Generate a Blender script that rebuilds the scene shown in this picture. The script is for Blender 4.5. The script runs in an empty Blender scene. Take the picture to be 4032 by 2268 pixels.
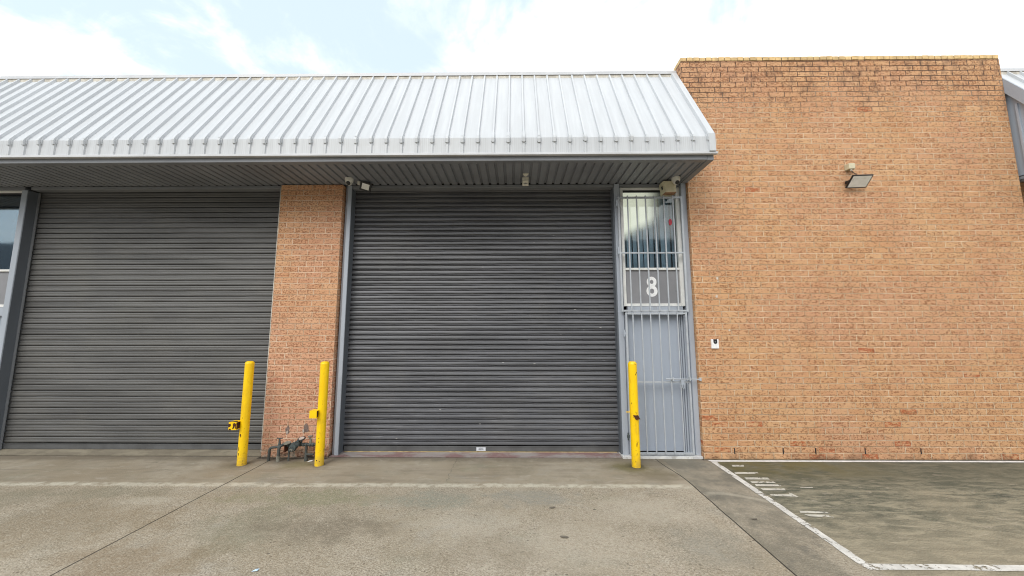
import bpy, bmesh, math, random
from mathutils import Vector, Matrix
R = math.radians
random.seed(7)
sc = bpy.context.scene
COL = sc.collection

# ------------------------------------------------------------------ helpers
class MB:
    """collects shapes in world coordinates; build() links them as ONE mesh object"""
    def __init__(s): s.v = []; s.f = []
    def add(s, vs, fs):
        o = len(s.v); s.v += [tuple(p) for p in vs]; s.f += [tuple(i + o for i in f) for f in fs]; return s
    def box(s, x0, x1, y0, y1, z0, z1):
        return s.add([(x0,y0,z0),(x1,y0,z0),(x1,y1,z0),(x0,y1,z0),(x0,y0,z1),(x1,y0,z1),(x1,y1,z1),(x0,y1,z1)],
                     [(0,3,2,1),(4,5,6,7),(0,1,5,4),(1,2,6,5),(2,3,7,6),(3,0,4,7)])
    def obox(s, c, size, rot):
        hx, hy, hz = [k/2 for k in size]; m = rot.to_matrix() if hasattr(rot, 'to_matrix') else rot
        vs = [Vector(c) + m @ Vector((x,y,z)) for z in (-hz,hz) for (x,y) in ((-hx,-hy),(hx,-hy),(hx,hy),(-hx,hy))]
        return s.add(vs, [(0,3,2,1),(4,5,6,7),(0,1,5,4),(1,2,6,5),(2,3,7,6),(3,0,4,7)])
    def prism(s, poly, axis, a, b):
        """poly in the two other axes (x: (y,z), y: (x,z), z: (x,y)), extruded a..b"""
        def p(q, t): return {'x': (t,q[0],q[1]), 'y': (q[0],t,q[1]), 'z': (q[0],q[1],t)}[axis]
        n = len(poly); vs = [p(q,a) for q in poly] + [p(q,b) for q in poly]
        fs = [tuple(range(n))[::-1], tuple(range(n, 2*n))] + [(i,(i+1)%n,(i+1)%n+n,i+n) for i in range(n)]
        return s.add(vs, fs)
    def tube(s, path, r, n=12, cap=True):
        P = [Vector(p) for p in path]; rr = r if isinstance(r, (list,tuple)) else [r]*len(P); rings = []
        prev = None
        for i, p in enumerate(P):
            t = (P[min(i+1,len(P)-1)] - P[max(i-1,0)]).normalized()
            if prev is None:
                u = t.orthogonal().normalized()
            else:
                u = (prev - t*prev.dot(t)).normalized()
            prev = u; w = t.cross(u)
            rings.append([p + rr[i]*(math.cos(2*math.pi*k/n)*u + math.sin(2*math.pi*k/n)*w) for k in range(n)])
        vs = [q for g in rings for q in g]; fs = []
        for i in range(len(P)-1):
            for k in range(n): fs.append((i*n+k, i*n+(k+1)%n, (i+1)*n+(k+1)%n, (i+1)*n+k))
        if cap: fs += [tuple(range(n))[::-1], tuple(range((len(P)-1)*n, len(P)*n))]
        return s.add(vs, fs)
    def lathe(s, prof, c, n=28, rot=None):
        """prof: (radius, height) along local z"""
        m = rot.to_matrix() if rot is not None else Matrix.Identity(3); vs = []; fs = []
        for (r,h) in prof:
            for k in range(n):
                a = 2*math.pi*k/n; vs.append(Vector(c) + m @ Vector((r*math.cos(a), r*math.sin(a), h)))
        L = len(prof)
        for i in range(L-1):
            for k in range(n): fs.append((i*n+k, i*n+(k+1)%n, (i+1)*n+(k+1)%n, (i+1)*n+k))
        fs += [tuple(range(n))[::-1], tuple(range((L-1)*n, L*n))]
        return s.add(vs, fs)
    def grid(s, rows):
        """rows: list of equally long point rows"""
        n = len(rows[0]); vs = [p for r in rows for p in r]
        fs = [(i*n+j, i*n+j+1, (i+1)*n+j+1, (i+1)*n+j) for i in range(len(rows)-1) for j in range(n-1)]
        return s.add(vs, fs)
    def build(s, name, mat, parent=None, smooth=False, bevel=0.0, seg=1, solid=0.0):
        org = parent_world(parent)
        me = bpy.data.meshes.new(name)
        me.from_pydata([(x-org[0], y-org[1], z-org[2]) for (x,y,z) in s.v], [], s.f)
        bm = bmesh.new(); bm.from_mesh(me); bmesh.ops.recalc_face_normals(bm, faces=bm.faces); bm.to_mesh(me); bm.free()
        me.materials.append(mat)
        if smooth:
            me.polygons.foreach_set('use_smooth', [True]*len(me.polygons)); me.set_sharp_from_angle(angle=R(35))
        o = bpy.data.objects.new(name, me); COL.objects.link(o)
        if parent: o.parent = parent
        if solid:
            m = o.modifiers.new('solid', 'SOLIDIFY'); m.thickness = solid; m.offset = 0
        if bevel:
            m = o.modifiers.new('bevel', 'BEVEL'); m.width = bevel; m.segments = seg; m.limit_method = 'ANGLE'; m.angle_limit = R(50)
        return o

def parent_world(p):
    v = Vector((0,0,0))
    while p is not None: v += p.location; p = p.parent
    return v

def tag(o, label=None, cat=None, group=None, kind=None):
    if label: o['label'] = label
    if cat: o['category'] = cat
    if group: o['group'] = group
    if kind or cat: o['kind'] = kind or 'thing'
    return o

def thing(name, loc, label, cat, group=None):
    o = bpy.data.objects.new(name, None); o.empty_display_size = .1; o.location = loc; COL.objects.link(o)
    return tag(o, label, cat, group)

def copy_tree(o, parent=None):
    c = o.copy(); COL.objects.link(c)
    if parent is not None: c.parent = parent
    for ch in list(o.children): copy_tree(ch, c)
    return c

# ------------------------------------------------------------------ materials
class NT:
    def __init__(s, name):
        s.m = bpy.data.materials.new(name); s.m.use_nodes = True; s.t = s.m.node_tree
        s.b = s.t.nodes['Principled BSDF']; s.out = s.t.nodes['Material Output']
        s.tc = s.t.nodes.new('ShaderNodeTexCoord')
        s.geo = s.t.nodes.new('ShaderNodeNewGeometry')
        s.pos = s.geo.outputs['Position']
    def n(s, typ, **kw):
        x = s.t.nodes.new(typ)
        for k, v in kw.items(): setattr(x, k, v)
        return x
    def put(s, sock, v):
        if isinstance(v, bpy.types.NodeSocket): s.t.links.new(v, sock)
        elif isinstance(v, (tuple, list)) and len(v) == 3 and sock.type == 'RGBA': sock.default_value = (*v, 1)
        else: sock.default_value = v
    def math(s, op, a, b=0.0, c=0.0, clamp=False):
        x = s.n('ShaderNodeMath', operation=op, use_clamp=clamp)
        for i, v in enumerate((a, b, c)):
            if i < len(x.inputs): s.put(x.inputs[i], v)
        return x.outputs[0]
    def vmul(s, v, sc_):
        x = s.n('ShaderNodeVectorMath', operation='MULTIPLY'); s.put(x.inputs[0], v); x.inputs[1].default_value = sc_; return x.outputs[0]
    def noise(s, scale, detail=4, rough=.55, vec=None, dist=0.0):
        x = s.n('ShaderNodeTexNoise'); s.put(x.inputs['Vector'], vec if vec is not None else s.pos)
        x.inputs['Scale'].default_value = scale; x.inputs['Detail'].default_value = detail
        x.inputs['Roughness'].default_value = rough; x.inputs['Distortion'].default_value = dist
        return x.outputs['Fac']
    def voro(s, scale, vec=None, feature='F1', out='Distance', rnd=1.0):
        x = s.n('ShaderNodeTexVoronoi', feature=feature); s.put(x.inputs['Vector'], vec if vec is not None else s.pos)
        x.inputs['Scale'].default_value = scale; x.inputs['Randomness'].default_value = rnd
        return x.outputs[out]
    def step(s, v, a, b, lo=0.0, hi=1.0):
        x = s.n('ShaderNodeMapRange'); x.clamp = True; s.put(x.inputs[0], v)
        x.inputs[1].default_value = a; x.inputs[2].default_value = b; x.inputs[3].default_value = lo; x.inputs[4].default_value = hi
        x.interpolation_type = 'SMOOTHSTEP'; return x.outputs[0]
    def mix(s, f, a, b, mode='MIX'):
        x = s.n('ShaderNodeMix', data_type='RGBA', blend_type=mode)
        s.put(x.inputs[0], f); s.put(x.inputs[6], a); s.put(x.inputs[7], b); return x.outputs[2]
    def bump(s, h, strength=.3, dist=.01):
        x = s.n('ShaderNodeBump'); s.put(x.inputs['Height'], h); x.inputs['Strength'].default_value = strength; x.inputs['Distance'].default_value = dist
        s.t.links.new(x.outputs[0], s.b.inputs['Normal']); return x
    def sep(s, v=None):
        x = s.n('ShaderNodeSeparateXYZ'); s.put(x.inputs[0], v if v is not None else s.pos); return x.outputs
    def comb(s, x_, y_, z_):
        x = s.n('ShaderNodeCombineXYZ'); s.put(x.inputs[0], x_); s.put(x.inputs[1], y_); s.put(x.inputs[2], z_); return x.outputs[0]
    def color(s, c): s.put(s.b.inputs['Base Color'], c)
    def rough(s, v): s.put(s.b.inputs['Roughness'], v)
    def metal(s, v): s.b.inputs['Metallic'].default_value = v
    def spec(s, v): s.b.inputs['Specular IOR Level'].default_value = v

def paint(name, c, rough=.45, var=.18, scale=3.0, dirt=None, dirt_amt=.25, fine=0.05, metal=0.0, streak=False, spec=.4):
    """painted surface: soft tone variation, dirt patches and fine mottling"""
    t = NT(name); d = tuple(k*(1-var) for k in c); l = tuple(min(1, k*(1+var*.5)) for k in c)
    v = t.vmul(t.pos, (1,1,.18)) if streak else t.pos
    a = t.noise(scale, 6, .6, v)
    col = t.mix(t.step(a, .35, .68), d, l)
    dc = dirt or tuple(k*.45 for k in c)
    b = t.noise(scale*3.7, 8, .68, v)
    col = t.mix(t.math('MULTIPLY', t.step(b, .56, .74), dirt_amt), col, dc)
    col = t.mix(fine*2, col, t.mix(t.noise(140, 3), (0,0,0), c))
    t.color(col); t.put(t.b.inputs['Roughness'], t.step(a, .3, .7, rough-.08, rough+.1)); t.metal(metal); t.spec(spec)
    t.bump(t.noise(60, 3), .06, .004)
    return t.m

def plain(name, c, rough=.6, metal=0.0, emit=None):
    t = NT(name); t.color(t.mix(t.step(t.noise(25, 5), .3, .7), tuple(k*.85 for k in c), c)); t.rough(rough); t.metal(metal); return t.m

def brick_mat(name, tone=(1,1,1), dark_top=True, pinkish=0.0, base_stain=0.0):
    t = NT(name)
    x, y, z = t.sep()
    # front faces run along x, side faces along y
    nx = t.sep(t.geo.outputs['True Normal'])[0]
    side = t.math('GREATER_THAN', t.math('ABSOLUTE', nx), .7)
    u = t.math('ADD', t.math('MULTIPLY', x, t.math('SUBTRACT', 1.0, side)), t.math('MULTIPLY', y, side))
    # slightly uneven laying
    wob = t.noise(1.3, 3, .5); wob2 = t.noise(22, 2, .5)
    zz = t.math('ADD', z, t.math('ADD', t.math('MULTIPLY', t.math('SUBTRACT', wob, .5), .012), t.math('MULTIPLY', t.math('SUBTRACT', wob2, .5), .006)))
    PW, PH = .2415, .0860
    row = t.math('FLOOR', t.math('DIVIDE', zz, PH))
    off = t.math('MULTIPLY', t.math('MODULO', row, 2.0), PW*.5)
    wn = t.n('ShaderNodeTexWhiteNoise', noise_dimensions='1D'); t.put(wn.inputs['W'], row)
    off = t.math('ADD', off, t.math('MULTIPLY', wn.outputs['Value'], .035))
    uu = t.math('ADD', t.math('ADD', u, off), t.math('MULTIPLY', t.math('SUBTRACT', wob2, .5), .008))
    col_ = t.math('FLOOR', t.math('DIVIDE', uu, PW))
    fu = t.math('MULTIPLY', t.math('FRACT', t.math('DIVIDE', uu, PW)), PW)
    fv = t.math('MULTIPLY', t.math('FRACT', t.math('DIVIDE', zz, PH)), PH)
    du = t.math('MINIMUM', fu, t.math('SUBTRACT', PW, fu)); dv = t.math('MINIMUM', fv, t.math('SUBTRACT', PH, fv))
    edge = t.math('MINIMUM', du, dv)
    brick = t.step(t.math('ADD', edge, t.math('MULTIPLY', t.math('SUBTRACT', t.noise(70, 3), .5), .004)), .0030, .0072)
    rn = t.n('ShaderNodeTexWhiteNoise', noise_dimensions='2D'); t.put(rn.inputs['Vector'], t.comb(col_, row, 0.0))
    r1 = rn.outputs['Value']; rs = t.sep(rn.outputs['Color'])
    A = (.610,.345,.180); B = (.580,.310,.158); C = (.640,.380,.205)
    c = t.mix(t.step(r1, 0, .55), B, A); c = t.mix(t.step(r1, .62, 1.0), c, C)
    # broad tone drift across the wall
    big = t.noise(.75, 5, .6)
    c = t.mix(t.step(big, .40, .62), c, t.mix(.6, c, (.565,.30,.185)))
    # a few burnt-red bricks, mostly low down
    lowz = t.step(z, .1, 1.3, .06, .003)
    redm = t.math('MULTIPLY', t.math('LESS_THAN', rs[1], lowz), t.step(t.noise(30, 4, .6, t.vmul(t.pos, (.5,.5,1.6))), .42, .58))
    c = t.mix(t.math('MULTIPLY', redm, .8), c, (.40,.075,.02))
    if pinkish:
        c = t.mix(t.math('MULTIPLY', t.step(z, .6, 3.0, 1, 0), pinkish), c, t.mix(.7, c, (.58,.315,.22)))
    # specks: brown iron spots, elongated, densities differ per brick
    vs_ = t.vmul(t.pos, (.8, .8, 1.15))
    sp2 = t.noise(44, 3, .55, vs_, .5)
    dens = t.math('ADD', t.step(rs[2], 0, 1, .535-(.02 if pinkish else 0), .575-(.018 if pinkish else 0)), t.math('MULTIPLY', t.math('SUBTRACT', t.noise(1.7, 4), .5), .05))
    m1 = t.math('MULTIPLY', t.math('SUBTRACT', sp2, dens), 22.0, clamp=True)
    m2 = t.math('MULTIPLY', t.step(t.voro(30, vs_), .16, .24, 1, 0), t.step(t.noise(11, 3), .45, .55))
    spots = t.math('MAXIMUM', m1, m2)
    sc1 = t.mix(t.step(t.noise(20, 2), .4, .6), (.25,.095,.040), (.34,.135,.058))
    c = t.mix(t.math('MULTIPLY', spots, .8 if pinkish else .78), c, sc1)
    c = t.mix(t.math('MULTIPLY', t.step(t.noise(2.6, 6, .68), .52, .72), .14), c, (.40,.19,.10))
    c = t.mix(t.math('MULTIPLY', t.step(t.noise(85, 3, .6), .53, .66), .5), c, (.68,.44,.22))
    # mortar: pale low down, sooty at the top courses
    mort = t.mix(t.step(t.noise(6, 4), .35, .65), (.64,.45,.28), (.76,.60,.42))
    side_dark = t.math('ADD', x, 0.0)
    darkm = t.math('MULTIPLY', t.step(t.noise(1.1, 4), .45, .65), .5)
    mort = t.mix(darkm, mort, (.34,.19,.10))
    if dark_top:
        up = t.step(t.math('ADD', z, t.math('MULTIPLY', t.math('SUBTRACT', t.noise(1.6, 5, .65), .5), 1.6)), 4.95, 5.75)
        mort = t.mix(t.math('MULTIPLY', up, .95), mort, (.085,.05,.038))
        grime = t.math('MULTIPLY', up, t.step(t.noise(7, 6, .7, t.vmul(t.pos, (1.4,1,.8))), .46, .66))
        c = t.mix(t.math('MULTIPLY', grime, .55), c, (.15,.085,.06))
    if dark_top:
        # rain streaks that run down from the coping
        sk = t.math('MULTIPLY', t.step(t.noise(5.5, 5, .7, t.vmul(t.pos, (1,1,.10))), .52, .68), t.step(z, 3.6, 6.0))
        c = t.mix(t.math('MULTIPLY', sk, .32), c, (.20,.115,.075))
    c = t.mix(brick, mort, c)
    if base_stain:
        bs = t.math('MULTIPLY', t.step(z, .0, .20, 1, 0), t.step(t.noise(9, 5, .7), .42, .6))
        c = t.mix(t.math('MULTIPLY', bs, base_stain), c, (.40,.37,.28))
        bs2 = t.math('MULTIPLY', t.step(z, .0, .11, 1, 0), t.step(t.noise(6, 5, .7, t.vmul(t.pos, (1,1,3))), .48, .6))
        c = t.mix(bs2, c, (.035,.03,.025))
    else:
        bs = t.math('MULTIPLY', t.step(z, .0, .16, 1, 0), t.step(t.noise(4, 5, .7), .4, .65))
        c = t.mix(t.math('MULTIPLY', bs, .6), c, (.16,.10,.06))
    c = t.mix(1.0, c, tone, 'MULTIPLY')
    t.color(c); t.rough(.88); t.spec(.25)
    h = t.math('ADD', t.math('MULTIPLY', brick, .8), t.math('ADD', t.math('MULTIPLY', t.noise(70, 5, .65), .55), t.math('MULTIPLY', spots, -.45)))
    t.bump(h, .9, .010)
    return t.m

def corr_door_mat(name, c, marks):
    t = NT(name); x, y, z = t.sep()
    sv = t.vmul(t.pos, (.35, 1, 3.0))
    a = t.noise(1.6, 5, .6, sv)
    col = t.mix(t.step(a, .35, .66), tuple(k*.82 for k in c), tuple(k*1.22 for k in c))
    dust = t.noise(.9, 5, .6)
    col = t.mix(t.math('MULTIPLY', t.step(dust, .45, .7), .3), col, (c[0]*1.5, c[1]*1.45, c[2]*1.3))
    col = t.mix(t.math('MULTIPLY', t.step(t.noise(110, 3, .6), .55, .75), .25), col, tuple(k*1.7 for k in c))
    if marks:
        # scraped pale flecks, longer than they are tall
        f = t.voro(3.1, t.vmul(t.pos, (1.0, 0, 4.0))); g = t.noise(3.3, 3, .6, t.vmul(t.pos, (1.2,0,5)))
        fl = t.math('MULTIPLY', t.step(f, .035, .07, 1, 0), t.step(g, .46, .54))
        col = t.mix(fl, col, (.45,.44,.42))
        f2 = t.voro(7.0, t.vmul(t.pos, (.42, 0, 3.2))); fl2 = t.math('MULTIPLY', t.step(f2, .015, .05, 1, 0), t.step(t.noise(1.1, 3), .5, .62))
        col = t.mix(t.math('MULTIPLY', fl2, .6), col, (.34,.33,.32))
        fu = t.math('MULTIPLY', t.step(z, .05, .8, 1, 0), t.step(t.noise(5, 6, .7, t.vmul(t.pos, (1,1,2.5))), .55, .75))
        col = t.mix(t.math('MULTIPLY', fu, .3), col, (.16,.15,.135))
    t.color(col); t.rough(.46); t.spec(.45)
    t.bump(t.noise(30, 4, .6, sv), .08, .004)
    return t.m

def ground_mat():
    t = NT('yard_concrete'); x, y, z = t.sep()
    big = t.noise(.55, 6, .6); mid = t.noise(2.3, 6, .65); mid2 = t.noise(6.0, 6, .7)
    c = t.mix(t.step(big, .35, .65), (.31,.26,.185), (.395,.342,.26))
    c = t.mix(t.math('MULTIPLY', t.step(mid, .42, .66), .55), c, (.40,.355,.285))
    c = t.mix(t.math('MULTIPLY', t.step(t.noise(1.4, 6, .66, t.vmul(t.pos, (1,1.3,1))), .52, .70), .6), c, (.235,.225,.175))
    c = t.mix(t.math('MULTIPLY', t.step(t.noise(1.9, 6, .7, t.vmul(t.pos, (1,1.5,1)), .5), .54, .68), .5), c, (.36,.345,.30))
    c = t.mix(t.math('MULTIPLY', t.step(t.noise(3.3, 6, .7, t.vmul(t.pos, (1,1.5,1)), .3), .55, .68), .42), c, (.22,.175,.115))
    c = t.mix(t.math('MULTIPLY', t.step(t.noise(2.7, 6, .7, None, .6), .58, .70), .3), c, (.38,.30,.24))
    c = t.mix(t.math('MULTIPLY', t.step(t.noise(.95, 7, .68, None, .4), .50, .66), .62), c, (.215,.190,.138))
    c = t.mix(t.math('MULTIPLY', t.step(t.noise(1.25, 7, .7, None, .3), .53, .68), .6), c, (.47,.42,.335))
    c = t.mix(t.math('MULTIPLY', t.step(t.noise(1.05, 6, .7, t.vmul(t.pos, (.8,1.3,1)), .5), .55, .70), .45), c, (.235,.245,.165))
    # warm brown cast towards the left
    lw = t.math('MULTIPLY', t.step(x, -3.5, .5, 1, 0), t.step(t.noise(.8, 4), .4, .6))
    c = t.mix(t.math('MULTIPLY', lw, .45), c, (.265,.205,.13))
    # exposed aggregate in front of the trowelled strip along the doors
    edgey = t.math('ADD', y, t.math('MULTIPLY', t.math('SUBTRACT', t.noise(1.2, 3), .5), .10))
    edgey = t.math('ADD', edgey, t.math('MULTIPLY', t.math('SUBTRACT', t.noise(14, 4), .5), .06))
    expo = t.step(edgey, 4.40, 4.50, 1, 0)
    vd = t.voro(70, None); vc = t.n('ShaderNodeTexVoronoi'); t.put(vc.inputs['Vector'], t.pos); vc.inputs['Scale'].default_value = 105
    tone = t.sep(vc.outputs['Color'])[0]
    agg = t.mix(t.step(tone, .1, .9), (.19,.155,.11), (.50,.44,.35))
    c = t.mix(t.math('MULTIPLY', expo, t.step(t.noise(1.3, 4), .35, .65, .22, .50)), c, agg)
    pits = t.step(t.noise(52, 4, .6), .585, .66)
    pits2 = t.math('MULTIPLY', t.step(t.voro(17), .13, .2, 1, 0), t.step(t.noise(12, 2), .48, .58))
    c = t.mix(t.math('MULTIPLY', t.math('MAXIMUM', t.math('MULTIPLY', pits, t.step(t.noise(2.2, 4), .4, .62, .35, .95)), pits2), t.math('ADD', t.math('MULTIPLY', expo, .52), .12)), c, (.085,.065,.045))
    c = t.mix(t.math('MULTIPLY', t.math('MULTIPLY', t.step(t.noise(60, 2, .5), .57, .67), expo), .45), c, (.52,.475,.39))
    def patch(cx, cy, rx, ry, k, mc, soft=.55):
        d = t.math('SQRT', t.math('ADD', t.math('POWER', t.math('DIVIDE', t.math('SUBTRACT', x, cx), rx), 2.0), t.math('POWER', t.math('DIVIDE', t.math('SUBTRACT', y, cy), ry), 2.0)))
        d = t.math('ADD', d, t.math('ADD', t.math('MULTIPLY', t.math('SUBTRACT', mid, .5), 2.6), t.math('MULTIPLY', t.math('SUBTRACT', mid2, .5), 2.2)))
        return t.mix(t.math('MULTIPLY', t.math('MULTIPLY', t.step(d, 1-soft, 1+soft*.4, 1, 0), k), grain, clamp=True), c, mc)
    grain = t.step(t.noise(24, 5, .7), .36, .60, .35, 1.25)
    for (cx, cy, rx, ry, k, mc) in ((-2.3,4.15,.75,.22,.55,(.215,.215,.125)), (-2.5,3.55,.45,.5,.5,(.20,.19,.13)), (-1.75,3.55,.6,.25,.6,(.19,.16,.115)), (-4.2,3.6,.9,.5,.5,(.245,.19,.12)),
                                    (-4.6,4.25,.9,.15,.5,(.22,.20,.14)), (-.85,4.12,.55,.22,.5,(.24,.25,.205)), (.15,4.15,.5,.2,.45,(.25,.25,.22)), (-3.0,3.0,.7,.4,.5,(.235,.175,.11)), (.55,3.3,.6,.35,.4,(.45,.40,.32)),
                                    (1.3,3.9,.5,.3,.45,(.46,.41,.33)), (-.2,3.2,.5,.3,.35,(.24,.20,.145)), (-3.9,4.05,.4,.1,.5,(.46,.42,.34)), (-5.8,4.1,1.,.2,.5,(.24,.215,.155)), (1.6,3.3,.35,.3,.4,(.25,.24,.20)), (-.5,3.65,.5,.25,.4,(.45,.405,.33))):
        c = patch(cx, cy, rx, ry, k, mc)
    # the trowelled strip: stains running along the doors, and darker towards the facade
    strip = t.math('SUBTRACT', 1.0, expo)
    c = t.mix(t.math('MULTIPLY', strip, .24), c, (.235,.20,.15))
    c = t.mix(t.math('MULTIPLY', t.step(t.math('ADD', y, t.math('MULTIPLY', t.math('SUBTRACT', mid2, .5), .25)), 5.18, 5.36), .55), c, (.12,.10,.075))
    st = t.noise(2.2, 7, .7, t.vmul(t.pos, (.6, 3.0, 1)))
    c = t.mix(t.math('MULTIPLY', t.math('MULTIPLY', strip, t.step(st, .45, .7)), .5), c, (.19,.155,.112))
    c = t.mix(t.math('MULTIPLY', t.math('MULTIPLY', strip, t.step(t.noise(3.5, 6, .7, t.vmul(t.pos, (1, 2.6, 1)), .6), .55, .7)), .5), c, (.42,.38,.315))
    # pale worn lip where the two finishes meet, fading right of the joint
    lip = t.math('MULTIPLY', t.step(t.math('ABSOLUTE', t.math('SUBTRACT', edgey, 4.47)), .02, .075, 1, 0), t.step(t.noise(9, 5, .7), .32, .6))
    lip = t.math('MULTIPLY', lip, t.step(x, 1.9, 2.15, 1, 0))
    c = t.mix(t.math('MULTIPLY', lip, .8), c, (.56,.52,.42))
    swirl = t.math('SUBTRACT', t.math('SUBTRACT', y, 4.16), t.math('MULTIPLY', t.math('SINE', t.math('MULTIPLY', t.math('SUBTRACT', x, 2.55), 4.5)), -.13))
    sw = t.math('MULTIPLY', t.step(t.math('ABSOLUTE', swirl), .01, .06, 1, 0), t.math('MULTIPLY', t.step(x, 2.05, 2.15), t.step(x, 2.6, 2.72, 1, 0)))
    # right-hand slab: greyer, and the marked bay: dark, mossy, dragged stains
    jx = t.math('ADD', x, t.math('MULTIPLY', t.math('SUBTRACT', t.noise(4, 3), .5), .012))
    right = t.step(jx, 2.040, 2.050)
    rc = t.mix(t.step(t.noise(1.1, 6, .65), .36, .64), (.20,.178,.135), (.355,.31,.235))
    rc = t.mix(t.math('MULTIPLY', t.step(t.noise(75, 3), .52, .68), .5), rc, (.38,.34,.27))
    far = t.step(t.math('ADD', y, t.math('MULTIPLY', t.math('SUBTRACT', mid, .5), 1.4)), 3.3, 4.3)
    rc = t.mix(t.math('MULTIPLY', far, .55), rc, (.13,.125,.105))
    rc = t.mix(t.math('MULTIPLY', t.step(t.noise(1.7, 6, .7, None, .7), .52, .66), .55), rc, (.12,.115,.10))
    rc = t.mix(t.math('MULTIPLY', t.step(t.math('SUBTRACT', t.math('ADD', y, t.math('MULTIPLY', x, -.9)), t.math('MULTIPLY', mid, .8)), .9, 1.6), 0.0), rc, (.2,.2,.2))
    rc = t.mix(t.math('MULTIPLY', t.step(t.noise(2.2, 6, .68), .42, .60), .6), rc, c)
    bay = t.step(jx, 2.69, 2.75)
    drag = t.noise(5.0, 7, .74, t.vmul(t.pos, (.6, 2.0, 1)), .5)
    bc = t.mix(t.step(drag, .36, .66), (.085,.09,.066), (.30,.272,.195))
    bc = t.mix(t.math('MULTIPLY', t.step(t.noise(8.5, 6, .72, t.vmul(t.pos, (.5, 1.9, 1)), .8), .54, .64), .7), bc, (.065,.07,.055))
    bc = t.mix(t.math('MULTIPLY', t.step(t.noise(9.5, 6, .7, t.vmul(t.pos, (.55, 2.0, 1)), .8), .57, .66), .6), bc, (.39,.345,.27))
    bc = t.mix(t.math('MULTIPLY', t.step(t.noise(.8, 5, .6), .46, .64), .4), bc, (.29,.255,.18))
    nearb = t.step(t.math('ADD', y, t.math('MULTIPLY', t.math('SUBTRACT', mid, .5), .9)), 3.1, 4.1, 1, 0)
    bc = t.mix(t.math('MULTIPLY', nearb, .5), bc, (.36,.305,.215))
    bc = t.mix(t.math('MULTIPLY', t.step(t.noise(80, 3), .54, .68), .3), bc, (.30,.27,.21))
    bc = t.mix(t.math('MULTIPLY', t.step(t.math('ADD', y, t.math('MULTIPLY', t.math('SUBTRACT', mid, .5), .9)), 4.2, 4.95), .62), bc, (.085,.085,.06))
    moss = t.math('MULTIPLY', t.step(y, 4.5, 5.1), t.math('MULTIPLY', t.step(x, 4.9, 3.6, 1, 0) if False else t.step(x, 3.4, 5.4, 1, 0), t.step(t.noise(1.6, 6, .7), .36, .6)))
    bc = t.mix(t.math('MULTIPLY', moss, .75), bc, (.135,.112,.038))
    rc = t.mix(bay, rc, bc)
    rc = t.mix(t.math('MULTIPLY', sw, .5), rc, (.44,.40,.32))
    c = t.mix(right, c, rc)
    # moss patches, darker rings round the bollard feet, dark patch under the pipework
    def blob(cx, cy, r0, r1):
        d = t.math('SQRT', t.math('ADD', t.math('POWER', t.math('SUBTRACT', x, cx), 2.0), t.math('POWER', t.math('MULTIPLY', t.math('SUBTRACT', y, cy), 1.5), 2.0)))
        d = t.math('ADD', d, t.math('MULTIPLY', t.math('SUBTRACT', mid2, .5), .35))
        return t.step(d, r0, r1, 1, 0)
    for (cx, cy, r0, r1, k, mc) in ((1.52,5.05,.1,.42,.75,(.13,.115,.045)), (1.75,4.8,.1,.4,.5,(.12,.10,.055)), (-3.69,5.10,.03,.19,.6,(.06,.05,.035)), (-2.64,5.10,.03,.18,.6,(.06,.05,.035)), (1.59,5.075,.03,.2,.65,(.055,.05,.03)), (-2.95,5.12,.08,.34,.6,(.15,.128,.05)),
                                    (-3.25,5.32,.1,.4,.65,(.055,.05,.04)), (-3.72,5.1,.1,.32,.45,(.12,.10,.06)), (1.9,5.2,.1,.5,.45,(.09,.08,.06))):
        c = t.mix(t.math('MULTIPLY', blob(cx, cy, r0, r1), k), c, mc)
    # sawn joints, dark lines along sills and wall base, a couple of cracks
    def line(px, val, w):
        return t.step(t.math('ABSOLUTE', t.math('SUBTRACT', px, val)), w*.5, w, 1, 0)
    jn = t.math('ADD', x, t.math('MULTIPLY', t.math('SUBTRACT', t.noise(2.5, 4, .65), .5), .022))
    j1 = t.math('MULTIPLY', line(jn, -3.423, .0085), t.step(y, 5.24, 5.28, 1, 0))
    j2x = t.math('SUBTRACT', jn, t.math('MULTIPLY', t.step(y, 4.6, 5.4), -.10))
    j2 = line(j2x, 2.052, .0085)
    s1 = t.math('MULTIPLY', line(y, 5.437, .013), t.step(x, -3.60, -3.64)); s1 = t.math('MULTIPLY', line(t.math('ADD', y, t.math('MULTIPLY', t.math('SUBTRACT', t.noise(3, 4), .5), .012)), 5.438, .014), t.math('LESS_THAN', x, -3.63))
    s2 = t.math('MULTIPLY', line(y, 5.405, .011), t.math('MULTIPLY', t.math('GREATER_THAN', x, -2.67), t.math('LESS_THAN', x, 1.5)))
    s3 = t.math('MULTIPLY', t.step(y, 5.318, 5.335), t.math('GREATER_THAN', x, 2.6))
    s4 = t.math('MULTIPLY', t.step(y, 5.30, 5.38), t.math('MULTIPLY', t.math('GREATER_THAN', x, -3.66), t.math('LESS_THAN', x, -2.66)))
    c = t.mix(t.math('MULTIPLY', t.math('MAXIMUM', t.math('MAXIMUM', s1, s2), t.math('MAXIMUM', s3, s4)), .85), c, (.03,.026,.02))
    c = t.mix(t.math('MULTIPLY', t.math('MAXIMUM', j1, j2), .9), c, (.022,.02,.016))
    yn = t.math('ADD', y, t.math('MULTIPLY', t.math('SUBTRACT', t.noise(1.7, 5, .65), .5), .09))
    cr1 = t.math('MULTIPLY', line(yn, 4.92, .006), t.step(t.noise(.9, 3), .48, .56)); cr1 = t.math('MULTIPLY', cr1, t.step(x, -3.4, -3.6))
    cr2 = t.math('MULTIPLY', line(t.math('ADD', x, t.math('MULTIPLY', t.noise(7, 6, .7), .16)), -.75, .005), t.step(y, 4.5, 4.65))
    c = t.mix(t.math('MULTIPLY', t.math('MAXIMUM', cr1, cr2), .45), c, (.06,.05,.04))
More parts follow.
